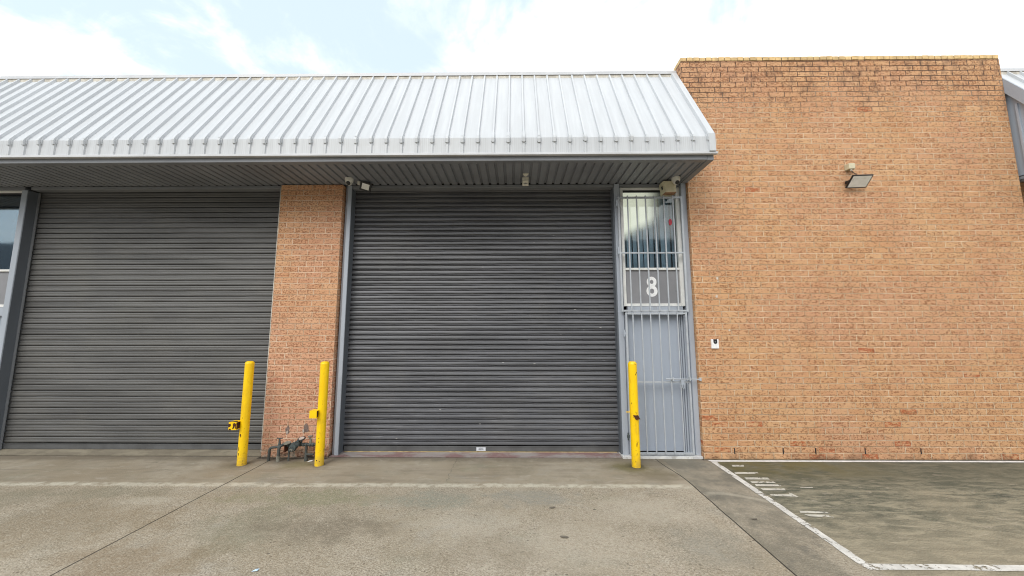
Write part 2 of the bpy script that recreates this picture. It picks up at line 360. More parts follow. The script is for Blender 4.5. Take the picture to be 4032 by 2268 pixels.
    # oil drops and dropped gum
    oil = t.math('MULTIPLY', t.step(t.voro(1.7, t.vmul(t.pos, (1,1.4,1))), .018, .032, 1, 0), t.step(t.noise(40, 3), .3, .6))
    c = t.mix(t.math('MULTIPLY', oil, .75), c, (.05,.045,.04))
    t.color(c); t.put(t.b.inputs['Roughness'], t.step(mid, .3, .7, .78, .92)); t.spec(.3)
    h = t.math('ADD', t.math('MULTIPLY', t.math('MULTIPLY', vd, expo), -1.0), t.math('MULTIPLY', t.noise(90, 4, .6), .6))
    h = t.math('SUBTRACT', h, t.math('MULTIPLY', t.math('MAXIMUM', j1, j2), 1.5))
    t.bump(h, .55, .008)
    return t.m

def worn_line_mat(name, wear=.5, c=(.72,.71,.68)):
    t = NT(name); v = t.pos
    col = t.mix(t.step(t.noise(7, 5, .6), .35, .65), tuple(k*.8 for k in c), c)
    col = t.mix(t.math('MULTIPLY', t.step(t.noise(35, 5, .7), .5, .68), .35), col, (.30,.28,.24))
    t.color(col); t.rough(.7)
    hole = t.math('ADD', t.math('MULTIPLY', t.noise(26, 6, .72), .55), t.math('MULTIPLY', t.noise(3.2, 5, .65), .45))
    al = t.step(hole, wear-.012, wear+.02, 1, 0)
    t.put(t.b.inputs['Alpha'], al)
    return t.m

def canopy_mat(name, fascia=False):
    t = NT(name); x, y, z = t.sep()
    c = (.58,.60,.62)
    sv = t.vmul(t.pos, (6.0, .35, .35))
    col = t.mix(t.step(t.noise(2.2, 6, .62, sv), .35, .68), tuple(k*.90 for k in c), c)
    col = t.mix(t.math('MULTIPLY', t.step(t.noise(5, 7, .7), .55, .75), .22), col, (.50,.50,.48))
    if fascia:
        w = t.math('FRACT', t.math('DIVIDE', x, .0254))
        ln = t.step(t.math('ABSOLUTE', t.math('SUBTRACT', w, .5)), .06, .13, 1, 0)
        ln = t.math('MULTIPLY', ln, t.step(t.noise(3, 4, .6, t.vmul(t.pos, (9,1,.5))), .38, .6))
        col = t.mix(t.math('MULTIPLY', ln, .38), col, (.33,.33,.33))
        mo = t.math('MULTIPLY', t.step(z, 4.10, 4.15, 1, 0), t.step(t.noise(4, 6, .7), .55, .68))
        col = t.mix(t.math('MULTIPLY', mo, .5), col, (.25,.26,.14))
    sp = t.math('MULTIPLY', t.step(t.voro(1.4), .012, .022, 1, 0), t.step(t.noise(3, 2), .55, .6))
    col = t.mix(sp, col, (.2,.19,.18))
    t.color(col); t.rough(.42); t.spec(.4)
    t.bump(t.noise(12, 3, .5, sv), .06, .004)
    return t.m

M = {}
M['brick'] = brick_mat('tan_speckled_brick')
M['brick_pillar'] = brick_mat('pillar_speckled_brick', (1.05,1.04,1.10), False, .75, .8)
M['coping'] = paint('header_brick', (.74,.52,.25), .85, .25, 9, (.24,.12,.07), .5)
M['coping_mortar'] = plain('sooty_mortar', (.07,.042,.032), .95)
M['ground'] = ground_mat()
M['line'] = worn_line_mat('worn_white_line', .54, (.70,.685,.64))
M['line_fresh'] = worn_line_mat('white_line', .66, (.80,.80,.79))
M['line_faded'] = worn_line_mat('faded_white_marking', .56, (.60,.58,.51))
M['canopy'] = canopy_mat('white_roof_sheet')
M['fascia'] = canopy_mat('white_fascia_sheet', True)
M['trim'] = paint('white_trim', (.62,.63,.65), .42, .1, 2.5, (.40,.40,.34), .25)
M['closure'] = paint('weathered_rib_end', (.66,.62,.54), .8, .3, 8, (.20,.14,.10), .6)
M['soffit'] = paint('grey_soffit_sheet', (.245,.258,.285), .55, .14, 1.4, (.18,.185,.19), .3)
M['soffit_beam'] = paint('grey_beam', (.225,.235,.255), .5, .14, 1.6, None, .3)
M['door_old'] = corr_door_mat('scuffed_charcoal_shutter', (.112,.114,.124), True)
M['door_left'] = corr_door_mat('charcoal_shutter', (.106,.105,.103), False)
M['rail'] = paint('charcoal_rail', (.12,.122,.124), .5, .2, 4, (.18,.17,.15), .3)
M['rail_dark'] = plain('shutter_guide_black', (.02,.02,.021), .6)
M['steel'] = paint('blue_grey_steel', (.42,.46,.52), .42, .12, 2.0, (.20,.18,.17), .28, streak=True)
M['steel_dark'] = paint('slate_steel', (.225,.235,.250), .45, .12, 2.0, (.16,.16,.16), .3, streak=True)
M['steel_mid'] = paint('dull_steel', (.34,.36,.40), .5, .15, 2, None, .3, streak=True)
M['steel_shade'] = paint('steel_reveal_shade', (.12,.135,.155), .5, .15, 2, None, .3, streak=True)  # darker copy of the post steel, shade of the reveals put into colour
M['bars'] = paint('grey_bar_paint', (.46,.49,.525), .42, .12, 6, (.22,.18,.15), .3)
M['door_leaf'] = paint('pale_grey_door', (.385,.43,.505), .4, .08, 1.2, (.28,.30,.33), .3, streak=True)
M['white_frame'] = paint('white_window_frame', (.86,.86,.83), .4, .12, 3, (.45,.42,.34), .3)
M['grey_panel'] = paint('grey_window_panel', (.27,.27,.285), .35, .08, 2, None, .12)
M['number'] = plain('white_vinyl', (.92,.92,.92), .4)
M['black'] = plain('black_plastic', (.012,.012,.014), .35)
M['dark'] = plain('dark_interior', (.012,.013,.016), .9)
M['cream'] = paint('aged_cream_plastic', (.66,.60,.42), .5, .12, 9, (.35,.22,.12), .3)
M['cream_white'] = paint('off_white_plastic', (.70,.67,.58), .45, .1, 12, None, .15)
M['cam_white'] = paint('camera_white', (.72,.71,.66), .35, .06, 14, None, .1)
M['lamp_glass'] = paint('floodlight_lens', (.97,.97,.93), .3, .10, 9, (.4,.42,.36), .3)
M['rust'] = paint('rust', (.085,.028,.012), .9, .4, 30, (.02,.01,.008), .6)
M['cable'] = plain('dark_cable', (.03,.025,.025), .6)
M['pipe'] = paint('weathered_copper_pipe', (.082,.088,.082), .6, .35, 14, (.20,.20,.16), .6, metal=.15)
M['pipe_light'] = paint('lagged_pipe', (.24,.23,.19), .8, .35, 16, (.09,.08,.07), .6)
M['valve'] = paint('grimy_valve', (.085,.105,.105), .55, .4, 18, (.02,.02,.02), .6, metal=.2)
M['sill_pink'] = None
M['sticker'] = plain('sticker_white', (.70,.72,.76), .5)
M['ink'] = plain('ink', (.10,.11,.15), .7)
M['chip'] = paint('broken_brick_patch', (.23,.17,.145), .95, .35, 30, (.11,.09,.1), .5)
M['chip_pale'] = plain('old_plug', (.52,.45,.40), .9)
M['yellow_timber'] = paint('yellowed_strip', (.60,.46,.22), .7, .3, 12, (.30,.18,.08), .6)
M['blind_a'] = paint('blue_grey_blind', (.34,.46,.56), .7, .2, 4, None, .2)
def glow_sheet():
    t = NT('cream_glow_sheet'); x, y, z = t.sep()
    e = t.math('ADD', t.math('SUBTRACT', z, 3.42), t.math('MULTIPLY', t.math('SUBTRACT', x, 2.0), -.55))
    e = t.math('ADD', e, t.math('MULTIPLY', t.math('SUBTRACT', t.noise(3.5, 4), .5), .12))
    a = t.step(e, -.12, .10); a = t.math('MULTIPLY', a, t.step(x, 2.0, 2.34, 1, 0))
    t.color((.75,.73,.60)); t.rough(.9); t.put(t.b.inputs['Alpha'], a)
    t.put(t.b.inputs['Emission Color'], (.95,.93,.74)); t.b.inputs['Emission Strength'].default_value = .42  # emission added so the cream sheet glows as if daylit
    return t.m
M['glow_sheet'] = glow_sheet()
M['red'] = plain('red_reflection_spot', (.62,.03,.06), .4)  # colour of a red reflection in the window glass
M['wrapper'] = plain('pale_blue_wrapper', (.45,.62,.78), .4)
M['warehouse'] = paint('far_corrugated_wall', (.17,.21,.25), .5, .2, .7, None, .3)
M['roof'] = plain('roof_deck', (.4,.4,.4), .7)

def bollard_mat():
    t = NT('yellow_bollard_paint'); c = (.98,.64,.004)
    o = t.tc.outputs['Object']; oi = t.n('ShaderNodeObjectInfo').outputs['Random']
    shift = t.n('ShaderNodeVectorMath', operation='ADD'); t.put(shift.inputs[0], t.pos)
    v = t.pos
    col = t.mix(t.step(t.noise(4, 5, .6, v), .35, .65), (.93,.58,.004), c)
    z = t.sep()[2]
    scr = t.math('MULTIPLY', t.step(t.noise(16, 5, .65, t.vmul(v, (1.6,1.6,.55))), .615, .645), t.step(z, .1, 1.2, .7, .12))
    col = t.mix(scr, col, (.16,.05,.012))
    fad = t.math('MULTIPLY', t.step(z, .0, .26, 1, 0), t.step(t.noise(8, 5, .7), .38, .6))
    col = t.mix(t.math('MULTIPLY', fad, .55), col, (.42,.28,.09))
    rub = t.math('MULTIPLY', t.step(t.noise(5, 6, .7, t.vmul(v, (1,1,.25))), .52, .66), t.step(z, .2, 1.3, .5, .12))
    col = t.mix(rub, col, (.50,.31,.03))
    t.color(col); t.rough(.42); t.spec(.4); t.bump(t.noise(50, 3), .08, .003); return t.m
M['yellow'] = bollard_mat()

def sill_mat(name, a, b, c3):
    t = NT(name); v = t.vmul(t.pos, (1, 2.2, 1))
    col = t.mix(t.step(t.noise(2.0, 6, .65, v, .5), .42, .6), a, b)
    col = t.mix(t.math('MULTIPLY', t.step(t.noise(7, 6, .7, v), .52, .68), .5), col, c3)
    t.color(col); t.rough(.85); t.bump(t.noise(40, 5), .3, .006); return t.m
M['sill_pink'] = sill_mat('stained_threshold', (.225,.135,.130), (.30,.265,.25), (.36,.33,.29))
M['sill_grey'] = sill_mat('worn_threshold', (.175,.15,.11), (.235,.205,.15), (.13,.11,.08))
M['sill_white'] = sill_mat('flaking_white_threshold', (.55,.55,.55), (.70,.70,.68), (.20,.18,.16))

def glass_mat(name, tint, refl):
    t = NT(name)
    g = t.n('ShaderNodeBsdfGlossy'); g.inputs['Roughness'].default_value = .045; g.inputs['Color'].default_value = (.85,.87,.84,1)
    tr = t.n('ShaderNodeBsdfTransparent'); tr.inputs['Color'].default_value = (*tint, 1)
    mx = t.n('ShaderNodeMixShader'); lw = t.n('ShaderNodeLayerWeight'); lw.inputs['Blend'].default_value = .35
    t.put(mx.inputs[0], t.math('ADD', t.math('MULTIPLY', lw.outputs['Fresnel'], .5), refl, clamp=True))
    t.t.links.new(tr.outputs[0], mx.inputs[1]); t.t.links.new(g.outputs[0], mx.inputs[2]); t.t.links.new(mx.outputs[0], t.out.inputs[0])
    b = t.n('ShaderNodeBump'); b.inputs['Strength'].default_value = .05; b.inputs['Distance'].default_value = .02
    t.put(b.inputs['Height'], t.noise(2.5, 2)); t.t.links.new(b.outputs[0], g.inputs['Normal'])
    return t.m
M['glass'] = glass_mat('window_film_glass', (.9,.93,.94), .04)
M['glass_dark'] = glass_mat('dark_glass', (.55,.65,.75), .16)

# ------------------------------------------------------------------ ground and markings (the setting)
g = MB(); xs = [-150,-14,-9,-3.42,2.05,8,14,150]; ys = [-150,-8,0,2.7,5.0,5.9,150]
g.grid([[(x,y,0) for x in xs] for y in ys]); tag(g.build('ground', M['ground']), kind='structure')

def ribbon(pts_a, pts_b, z): return MB().grid([[(x,y,z) for x,y in pts_a], [(x,y,z) for x,y in pts_b]])
def jag(a, b, n, amt):
    out = []
    for i in range(n+1):
        t = i/n; out.append((a[0]+(b[0]-a[0])*t + random.uniform(-amt,amt), a[1]+(b[1]-a[1])*t + random.uniform(-amt,amt)))
    return out
m = ribbon(jag((2.68,5.262),(12,5.262),60,.003), jag((2.66,5.318),(12,5.318),60,.002), .004)
tag(m.build('parking_line', M['line_fresh']), kind='structure')
m = ribbon(jag((2.672,5.25),(2.636,3.06),26,.005), jag((2.744,5.25),(2.712,3.06),26,.005), .004)
m.grid([[(x,y,.004) for x,y in jag((2.638,3.056),(12,3.056),50,.005)], [(x,y,.004) for x,y in jag((2.655,2.985),(12,2.985),50,.005)]])
tag(m.build('parking_bay_line', M['line']), kind='structure')
# what is left of stencilled bars inside the bay
mk = MB()
for q in ([(2.88,5.14),(3.04,5.14),(3.01,5.08),(2.86,5.08)], [(2.77,4.89),(3.06,4.89),(3.04,4.84),(2.75,4.83)], [(2.79,4.72),(3.07,4.72),(3.06,4.66),(2.78,4.66)],
          [(2.79,4.605),(3.06,4.60),(3.06,4.555),(2.78,4.56)], [(2.79,4.525),(3.08,4.515),(3.06,4.47),(2.77,4.47)], [(2.78,4.41),(3.05,4.41),(3.03,4.36),(2.78,4.36)],
          [(2.78,4.26),(3.0,4.26),(3.02,4.30),(3.04,4.28),(3.05,4.20),(2.77,4.22)], [(2.82,3.89),(3.07,3.87),(3.08,3.84),(2.80,3.85)], [(2.81,3.82),(3.07,3.81),(3.05,3.76),(2.84,3.78)],
          [(3.25,4.44),(3.40,4.45),(3.39,4.43),(3.25,4.43)]):
    mk.add([(x,y,.004) for x,y in q], [tuple(range(len(q)))])
tag(mk.build('bay_marking', M['line_faded']), kind='structure')

# ------------------------------------------------------------------ brick wall
WY, PY = 5.36, 5.40
wall = thing('brick_wall', (5.1,5.5,0), 'tall windowless wall of tan speckled brick right of the gated entry', 'wall')
MB().box(2.63,7.625,WY,5.70,-.05,6.034).build('brickwork', M['brick'], wall)
cb = MB(); x = 2.632
while x < 7.61:
    w = .0905 + random.uniform(-.002,.002); dz = random.uniform(-.003,.003); dy = random.uniform(-.004,.003)
    cb.box(x, min(x+w,7.627), WY-.006+dy, 5.62, 6.042, 6.104+dz); x += .1
cop = cb.build('brick_coping', M['coping'], wall, bevel=.004, seg=2)
MB().box(2.636,7.62,WY+.004,5.61,6.034,6.098).build('coping_mortar', M['coping_mortar'], wall)
splash = plain('pale_splash', (.66,.58,.50), .8)
for (x,z,r) in ((2.978,2.554,.018),(2.955,2.289,.020),(2.985,2.51,.010),(3.105,1.79,.014)):
    MB().prism([(x+r*random.uniform(.6,1.1)*math.cos(a), z+1.4*r*random.uniform(.6,1.1)*math.sin(a)) for a in [k*math.pi/4 for k in range(8)]], 'y', WY-.003, WY+.01).build('paint_splash', splash, wall)
for (x,z) in ((3.06,.11),(3.735,.115),(4.185,.115),(4.87,.115),(5.64,.115)):
    MB().box(x-.007,x+.007,WY-.0025,WY+.01,z-.038,z+.04).build('weep_hole', M['dark'], wall)

# ------------------------------------------------------------------ brick pillar
pil = thing('brick_pillar', (-3.15,5.6,0), 'narrow pillar of pinkish tan brick between the two roller shutters', 'pillar')
MB().box(-3.632,-2.672,PY,5.78,-.05,4.04).build('brickwork', M['brick_pillar'], pil)
tr = MB().box(-3.641,-3.633,PY-.003,5.46,.075,4.0)
tr.build('corner_trim', M['closure'], pil)
def blotch(cx, cz, rx, rz, seed):
    rr = random.Random(seed); return [(cx+rx*rr.uniform(.55,1.1)*math.cos(a), cz+rz*rr.uniform(.6,1.1)*math.sin(a)) for a in [k*math.pi/6 for k in range(12)]]
for (x,z,s) in ((-3.275,.375,1),(-3.01,.40,4)):
    b = MB().prism(blotch(x, z, .034 if s==1 else .05, .072, s), 'y', PY-.003, PY+.02).build('broken_patch', M['chip'], pil)
    MB().prism(blotch(x-.002+(-.035 if s==4 else 0), z-.03, .013, .03, s+9), 'y', PY-.008, PY+.02).build('old_plug', M['chip_pale'], b)

# ------------------------------------------------------------------ awnings
def rib_profile(x0, x1, first, pitch, h, wb, wt):
    """(x, height) polyline of a ribbed sheet"""
    pts = [(x0,0)]; k = math.ceil((x0+wb-first)/pitch)
    while first + k*pitch < x1 - wb:
        c = first + k*pitch; k += 1
        pts += [(c-wb/2,0),(c-wt/2,h),(c+wt/2,h),(c+wb/2,0)]
    return pts + [(x1,0)]

def awning(x0, x1, first, right_cap, left_panel, label, mid_split):
    A = thing('metal_awning', ((x0+x1)/2,5.2,4.1), label, 'awning')
    d = Vector((0, 5.54-4.575, 5.93-4.335)).normalized(); nrm = Vector((0,-d.z,d.y))
    b0 = Vector((0,4.575,4.335)); t0 = Vector((0,5.54,5.93))
    pr = rib_profile(x0, x1, first, .203, .031, .034, .022)
    rows = []
    for base in (b0, b0.lerp(t0,.5), t0):
        rows.append([(px, base.y+nrm.y*h, base.z+nrm.z*h) for px,h in pr])
    MB().grid(rows).build('roof_sheet', M['canopy'], A, solid=.0015)
    # front fascia sheet
    pf = rib_profile(x0, x1, first, .203, .016, .030, .022)
    rows = [[(px, 4.575-h, z) for px,h in pf] for z in (4.118, 4.335)]
    MB().grid(rows).build('fascia_sheet', M['fascia'], A, solid=.0015)
    # each rib's folded end over the bend: one part per rib, sharing a mesh
    ks = []; k = math.ceil((x0+.06-first)/.203)
    while first + k*.203 < x1 - .06: ks.append(first + k*.203); k += 1
    sv = Vector((0,4.575,4.335)) + d*.085; w1 = .0165; c = ks[0]; cl = MB()
    prof = [(sv.y+nrm.y*.037, sv.z+nrm.z*.037), (4.575+nrm.y*.037+.001, 4.335+nrm.z*.037-.006), (4.575-.041, 4.315), (4.575-.034, 4.262), (4.575-.004, 4.262), (4.575-.002, 4.335), (sv.y, sv.z)]
    cl.prism(prof, 'x', c-w1, c+w1)
    for sg in (-1,1):
        fl = [(4.574, 4.275), (4.561, 4.28), (4.556, 4.325), (4.571, 4.365), (4.588, 4.358)]
        a_ = c+sg*w1; cl.prism(fl, 'x', min(a_, a_+sg*.011), max(a_, a_+sg*.011))
    cap0 = cl.build('rib_end_cap', M['canopy'], A)
    for c in ks[1:]:
        o = cap0.copy(); COL.objects.link(o); o.parent = A
        o.location = (c-ks[0], random.uniform(0,.003), random.uniform(-.008,.008))
    # drip trim along the bottom edge
    MB().box(x0, x1+(.03 if right_cap else 0), 4.553, 4.60, 4.088, 4.120).build('edge_trim', M['trim'], A, bevel=.003)
    # ridge flashing and the turned-up pan ends under it
    rows = []
    for px in (x0, x1): rows.append([(px,5.503,5.936),(px,5.505,5.986),(px,5.72,6.004),(px,5.98,5.94)])
    fl = MB().grid(rows)
    fl.build('ridge_flashing', M['trim'], A, solid=.003)
    if mid_split is not None:
        fl2 = MB().grid([[(px,5.4995,5.9325),(px,5.501,5.988),(px,5.72,6.010)] for px in (mid_split, x1)])
        fl2.build('flashing_lap', M['trim'], A, solid=.002)
    n_ = int((x1-x0)/.1); top = []; bot = []
    for i in range(n_+1):
        X = x0+(x1-x0)*i/n_; jz = random.uniform(-.005,.005); bot.append((X,5.512,5.872+jz)); top.append((X,5.514,5.945))
    MB().grid([bot, top]).build('turned_up_pan_end', M['closure'], A, solid=.003)
    # front beam and ribbed soffit
    MB().box(x0, x1-.09 if right_cap else x1, 4.602, 4.685, 4.026, 4.10).build('front_beam', M['soffit_beam'], A, bevel=.004)
    pts = []; X = x0; gp = .1225
    while X < x1 - .1:
        pts += [(X,4.052),(X+.080,4.052),(X+.088,4.074),(X+.1145,4.074)]; X += gp
    MB().grid([[(px,yy,zz) for px,zz in pts] for yy in (4.68,5.452)]).build('soffit', M['soffit'], A, solid=.001)
    MB().box(x0, x1-.03, 5.4525, 5.53, 4.0785, 4.11).build('soffit_back', M['rail_dark'], A)
    if right_cap:
        cp = MB()
        for (lo, hi, oy) in ((b0, t0, 0),):
            P = [(lo.y+nrm.y*.042, lo.z+nrm.z*.042), (hi.y+nrm.y*.042, hi.z+nrm.z*.042), (hi.y, hi.z), (lo.y, lo.z)]
            cp.prism(P, 'x', x1-.082, x1)
        cp.prism([(4.575-.040,4.120),(4.575-.040,4.335+.018),(4.578,4.352),(4.578,4.120)], 'x', x1-.082, x1)
        cp.build('edge_capping', M['canopy'], A)
        # closed end, the raking beam under it
        MB().prism([(4.578,4.122),(5.355,4.122),(5.355,5.60),(4.60,4.352)], 'x', x1-.012, x1-.004).build('end_panel', M['steel'], A)
        MB().box(x1-.088, x1-.001, 4.602, 5.357, 4.022, 4.10).build('side_beam', M['soffit_beam'], A, bevel=.004)
        MB().box(x1-.115, x1-.0895, 4.70, 5.44, 4.036, 4.075).build('soffit_edge_angle', M['soffit_beam'], A)
    if left_panel:
        # barge and closed triangular end seen past the brick wall
        P = [(b0.y+nrm.y*.04, b0.z+nrm.z*.04), (t0.y+nrm.y*.04-.11, t0.z+nrm.z*.04-.18)]
        ww = .235
        MB().prism([P[0], P[1], (P[1][0], P[1][1]-.26), (P[0][0]+.02, P[0][1]-.26)], 'x', x0-.004, x0+.02).build('barge', M['steel'], A, bevel=.003)
        MB().prism([P[0], (t0.y+nrm.y*.04, t0.z+nrm.z*.04), (t0.y, t0.z), (b0.y, b0.z)], 'x', x0+.0205, x0+.10).build('edge_capping', M['canopy'], A)
        pp = MB().prism([(4.60,4.12),(5.52,4.12),(5.52,5.72),(4.66,4.30)], 'x', x0+.045, x0+.055)
        for yy in (4.8,5.04,5.285):
            zt = 4.335+(yy-4.575)*1.653-.28
            pp.box(x0+.022, x0+.0445, yy-.012, yy+.012, 4.12, max(4.2,zt))
        pp.build('end_panel', M['steel'], A)
        MB().box(x0+.02, x0+.09, 4.69, 5.5, 4.03, 4.10).build('side_beam', M['soffit_beam'], A)
    return A

awning(-12.5, 2.622, .112, True, False, 'long white ribbed metal awning above the two roller shutters and entry', -2.83)
awning(7.635, 13.0, 7.74, False, True, 'neighbouring white metal awning just showing past the brick wall corner', None)

# ------------------------------------------------------------------ building body behind the front
bld = thing('warehouse_building', (-2,8,0), 'warehouse body behind the awning, with pale grey entry doors beside its shutters', 'building')
MB().box(-12.5,2.60,6.6,6.75,-.05,5.85).box(2.605,2.628,5.705,20,-.05,5.2).build('inner_wall', M['dark'], bld)
MB().box(-12.5,2.62,5.60,5.74,4.12,5.88).build('upper_wall', M['soffit_beam'], bld)
MB().grid([[(x,5.62,5.91),(x,5.9,5.90),(x,20,5.3)] for x in (-12.5,2.6)]).build('roof', M['roof'], bld, solid=.04)
MB().box(-12.5,-12.4,5.75,20,-.05,5.2).box(-12.5,13,19.9,20,-.05,5.2).build('rear_wall', M['steel_dark'], bld)
MB().box(7.66,13,5.535,5.7,-.05,5.60).build('neighbour_wall', M['brick'], bld)

# ------------------------------------------------------------------ roller shutters
def curtain_profile(kind, z0, z1, Y):
    pts = []; p = .0775 if kind == 'double' else .0840; z = z0
    while z < z1:
        if kind == 'double':
            for dz, dy in ((0,.022),(.003,.020),(.0055,-.006),(.012,-.0125),(.024,-.0135),(.036,-.0115),(.047,-.008),(.0515,-.002),(.053,.020),(.0575,.022),(.0595,.000),(.0635,-.0060),(.0685,-.0045),(.071,.002),(.0725,.020)):
                pts.append((Y+dy, z+dz))
        else:
            for dz, dy in ((0,.024),(.0085,.024),(.010,-.006),(.018,-.0105),(.030,-.0115),(.042,-.010),(.047,-.0075),(.051,-.0075),(.056,-.0095),(.066,-.0105),(.077,-.009),(.0828,-.004)):
                pts.append((Y+dy, z+dz))
        z += p
    return pts

def shutter(x0, x1, Y, z0, kind, mat, label, yellow):
    S = thing('roller_shutter', ((x0+x1)/2,Y,0), label, 'roller door')
    n = 96; rows = []; ph = [random.uniform(0,6.28) for _ in range(3)]
    for (y,z) in curtain_profile(kind, z0+.085, 4.09, Y):
        row = []
        for i in range(n+1):
            X = x0+(x1-x0)*i/n; a = .0014 if kind == 'double' else .0009
            dz = a*(math.sin(X*3.1+z*2.3+ph[0])+.7*math.sin(X*7.7+z*9.1+ph[1])+.5*math.sin(X*15.3-z*31+ph[2])+.35*math.sin(X*37.1+z*53))
            dy = 1.6*a*(math.sin(X*1.3+z*.9+ph[1])+.6*math.sin(X*4.1-z*5.3))
            row.append((X, y+dy, z+dz))
        rows.append(row)
    MB().grid(rows).build('curtain', mat, S, smooth=True)
    br = MB().box(x0+.015,x1-.015,Y-.018,Y+.012,z0+.006,z0+.074).box(x0+.015,x1-.015,Y-.022,Y-.0185,z0+.066,z0+.082)
    br.build('bottom_rail', M['rail'], S, bevel=.004)
    if yellow: MB().box(x0+.03,x1-.05,Y-.026,Y+.004,z0-.012,z0+.0035).build('weather_strip', M['yellow_timber'], S)
    return S
DL = shutter(-7.645,-3.60,5.590,.048,'single',M['door_left'],'left roller shutter, evenly grey and clean, beside the far left window',False)
DR = shutter(-2.552,1.530,5.605,.022,'double',M['door_old'],'right roller shutter, darker and scuffed, beside the barred number 8 entry',True)
# maker's sticker on the right shutter's bottom rail
st = MB().box(-.580,-.444,5.5815,5.5863,.036,.086).build('sticker', M['sticker'], DR)
def text_mesh(txt, size, loc, mat, name, parent, bold=0.0, extr=.001, sx=1.0):
    cu = bpy.data.curves.new(name, 'FONT'); cu.body = txt; cu.size = size; cu.align_x = 'CENTER'; cu.align_y = 'CENTER'; cu.extrude = extr; cu.offset = bold
    tmp = bpy.data.objects.new('tmp', cu); COL.objects.link(tmp)
    dg = bpy.context.evaluated_depsgraph_get(); me = bpy.data.meshes.new_from_object(tmp.evaluated_get(dg)); bpy.data.objects.remove(tmp)
    me.transform(Matrix.Rotation(R(90),4,'X') @ Matrix.Diagonal((sx,1,1,1))); me.materials.clear(); me.materials.append(mat)
    o = bpy.data.objects.new(name, me); COL.objects.link(o); o.parent = parent
    o.location = Vector(loc) - parent_world(parent); return o
text_mesh('GIiIF-0I', .034, (-.512,5.5805,.060), M['ink'], 'lettering', st, sx=.72)

sl = MB().prism([(5.412,-.02),(5.412,.010),(5.70,.026),(5.70,-.02)],'x',-2.66,1.50)
tag(sl.build('door_sill', M['sill_pink']), 'pink stained concrete sill below the right scuffed shutter', 'door sill')
sl = MB().prism([(5.446,-.02),(5.446,.012),(5.56,.05),(5.70,.052),(5.70,-.02)],'x',-7.9,-3.636)
tag(sl.build('door_sill', M['sill_grey']), 'brownish concrete sill below the left clean shutter', 'door sill')
sl = MB().box(1.505,2.628,5.375,5.70,-.02,.030)
tag(sl.build('door_sill', M['sill_white'], bevel=.004), 'flaking white painted sill under the barred entry gate', 'door sill')

# ------------------------------------------------------------------ steel posts and head beams
def post(x0,x1,y0,y1,z0,z1,mat,label,lip=None):
    P = thing('steel_post', ((x0+x1)/2,(y0+y1)/2,0), label, 'post')
    MB().box(x0,x1,y0,y1,z0,z1).build('channel', mat, P, bevel=.004)
    if lip: MB().box(*lip).build('guide', M['rail_dark'], P)
    return P
post(-7.745,-7.655,5.425,5.56,-.02,3.985,M['steel'],'grey steel post between the far left window and left shutter')
pq = post(-2.618,-2.558,5.455,5.60,-.02,4.05,M['steel'],'grey steel post between the brick pillar and right shutter')
MB().box(-2.655,-2.6185,5.482,5.60,-.02,4.05).build('side_flange', M['steel_mid'], pq)
MB().box(-2.5575,-2.552,5.458,5.60,.02,4.0).build('inner_flange', M['steel_shade'], pq)  # inner reveal face, its shade painted in
post(1.528,1.610,5.44,5.60,.026,4.05,M['steel'],'grey steel post between the right shutter and barred entry')
post(2.552,2.628,5.425,5.56,.031,4.05,M['steel'],'grey steel post between the barred entry and brick wall')
# left shutter reveal, its shade put into a dark colour, with guide angle
dr = thing('shutter_guide', (-7.645,5.5,0), 'guide channel with painted-in shade down the left edge of the left shutter', 'guide')
MB().box(-7.6545,-7.640,5.428,5.60,.05,3.98).build('channel', M['steel_shade'], dr)
MB().box(-7.6395,-7.612,5.545,5.558,.05,3.98).build('guide_lip', M['steel_dark'], dr)
gd = thing('shutter_guide', (1.5,5.55,0), 'guide channel with painted-in shade down the right edge of the right shutter', 'guide')
MB().box(1.508,1.5275,5.47,5.59,.026,4.0).build('channel', M['steel_shade'], gd)  # shaded side of the post, darkness put into the colour
for (a,b,lab,mt) in ((-7.65,-3.64,'grey head beam above the left shutter','soffit_beam'),(-2.55,1.525,'grey head beam above the right shutter','soffit_beam')):
    H = tag(MB().box(a,b,5.456,5.58,4.004,4.050).build('head_beam', M[mt], bevel=.004), lab, 'beam')
tag(MB().box(1.612,2.55,5.456,5.56,4.018,4.050).build('head_beam', M['soffit_beam'], bevel=.004), 'short grey head beam above the barred entry window', 'beam')
tag(MB().box(-8.90,-7.747,5.456,5.56,4.000,4.050).build('head_beam', M['soffit_beam'], bevel=.004), 'grey head beam above the far left window', 'beam')

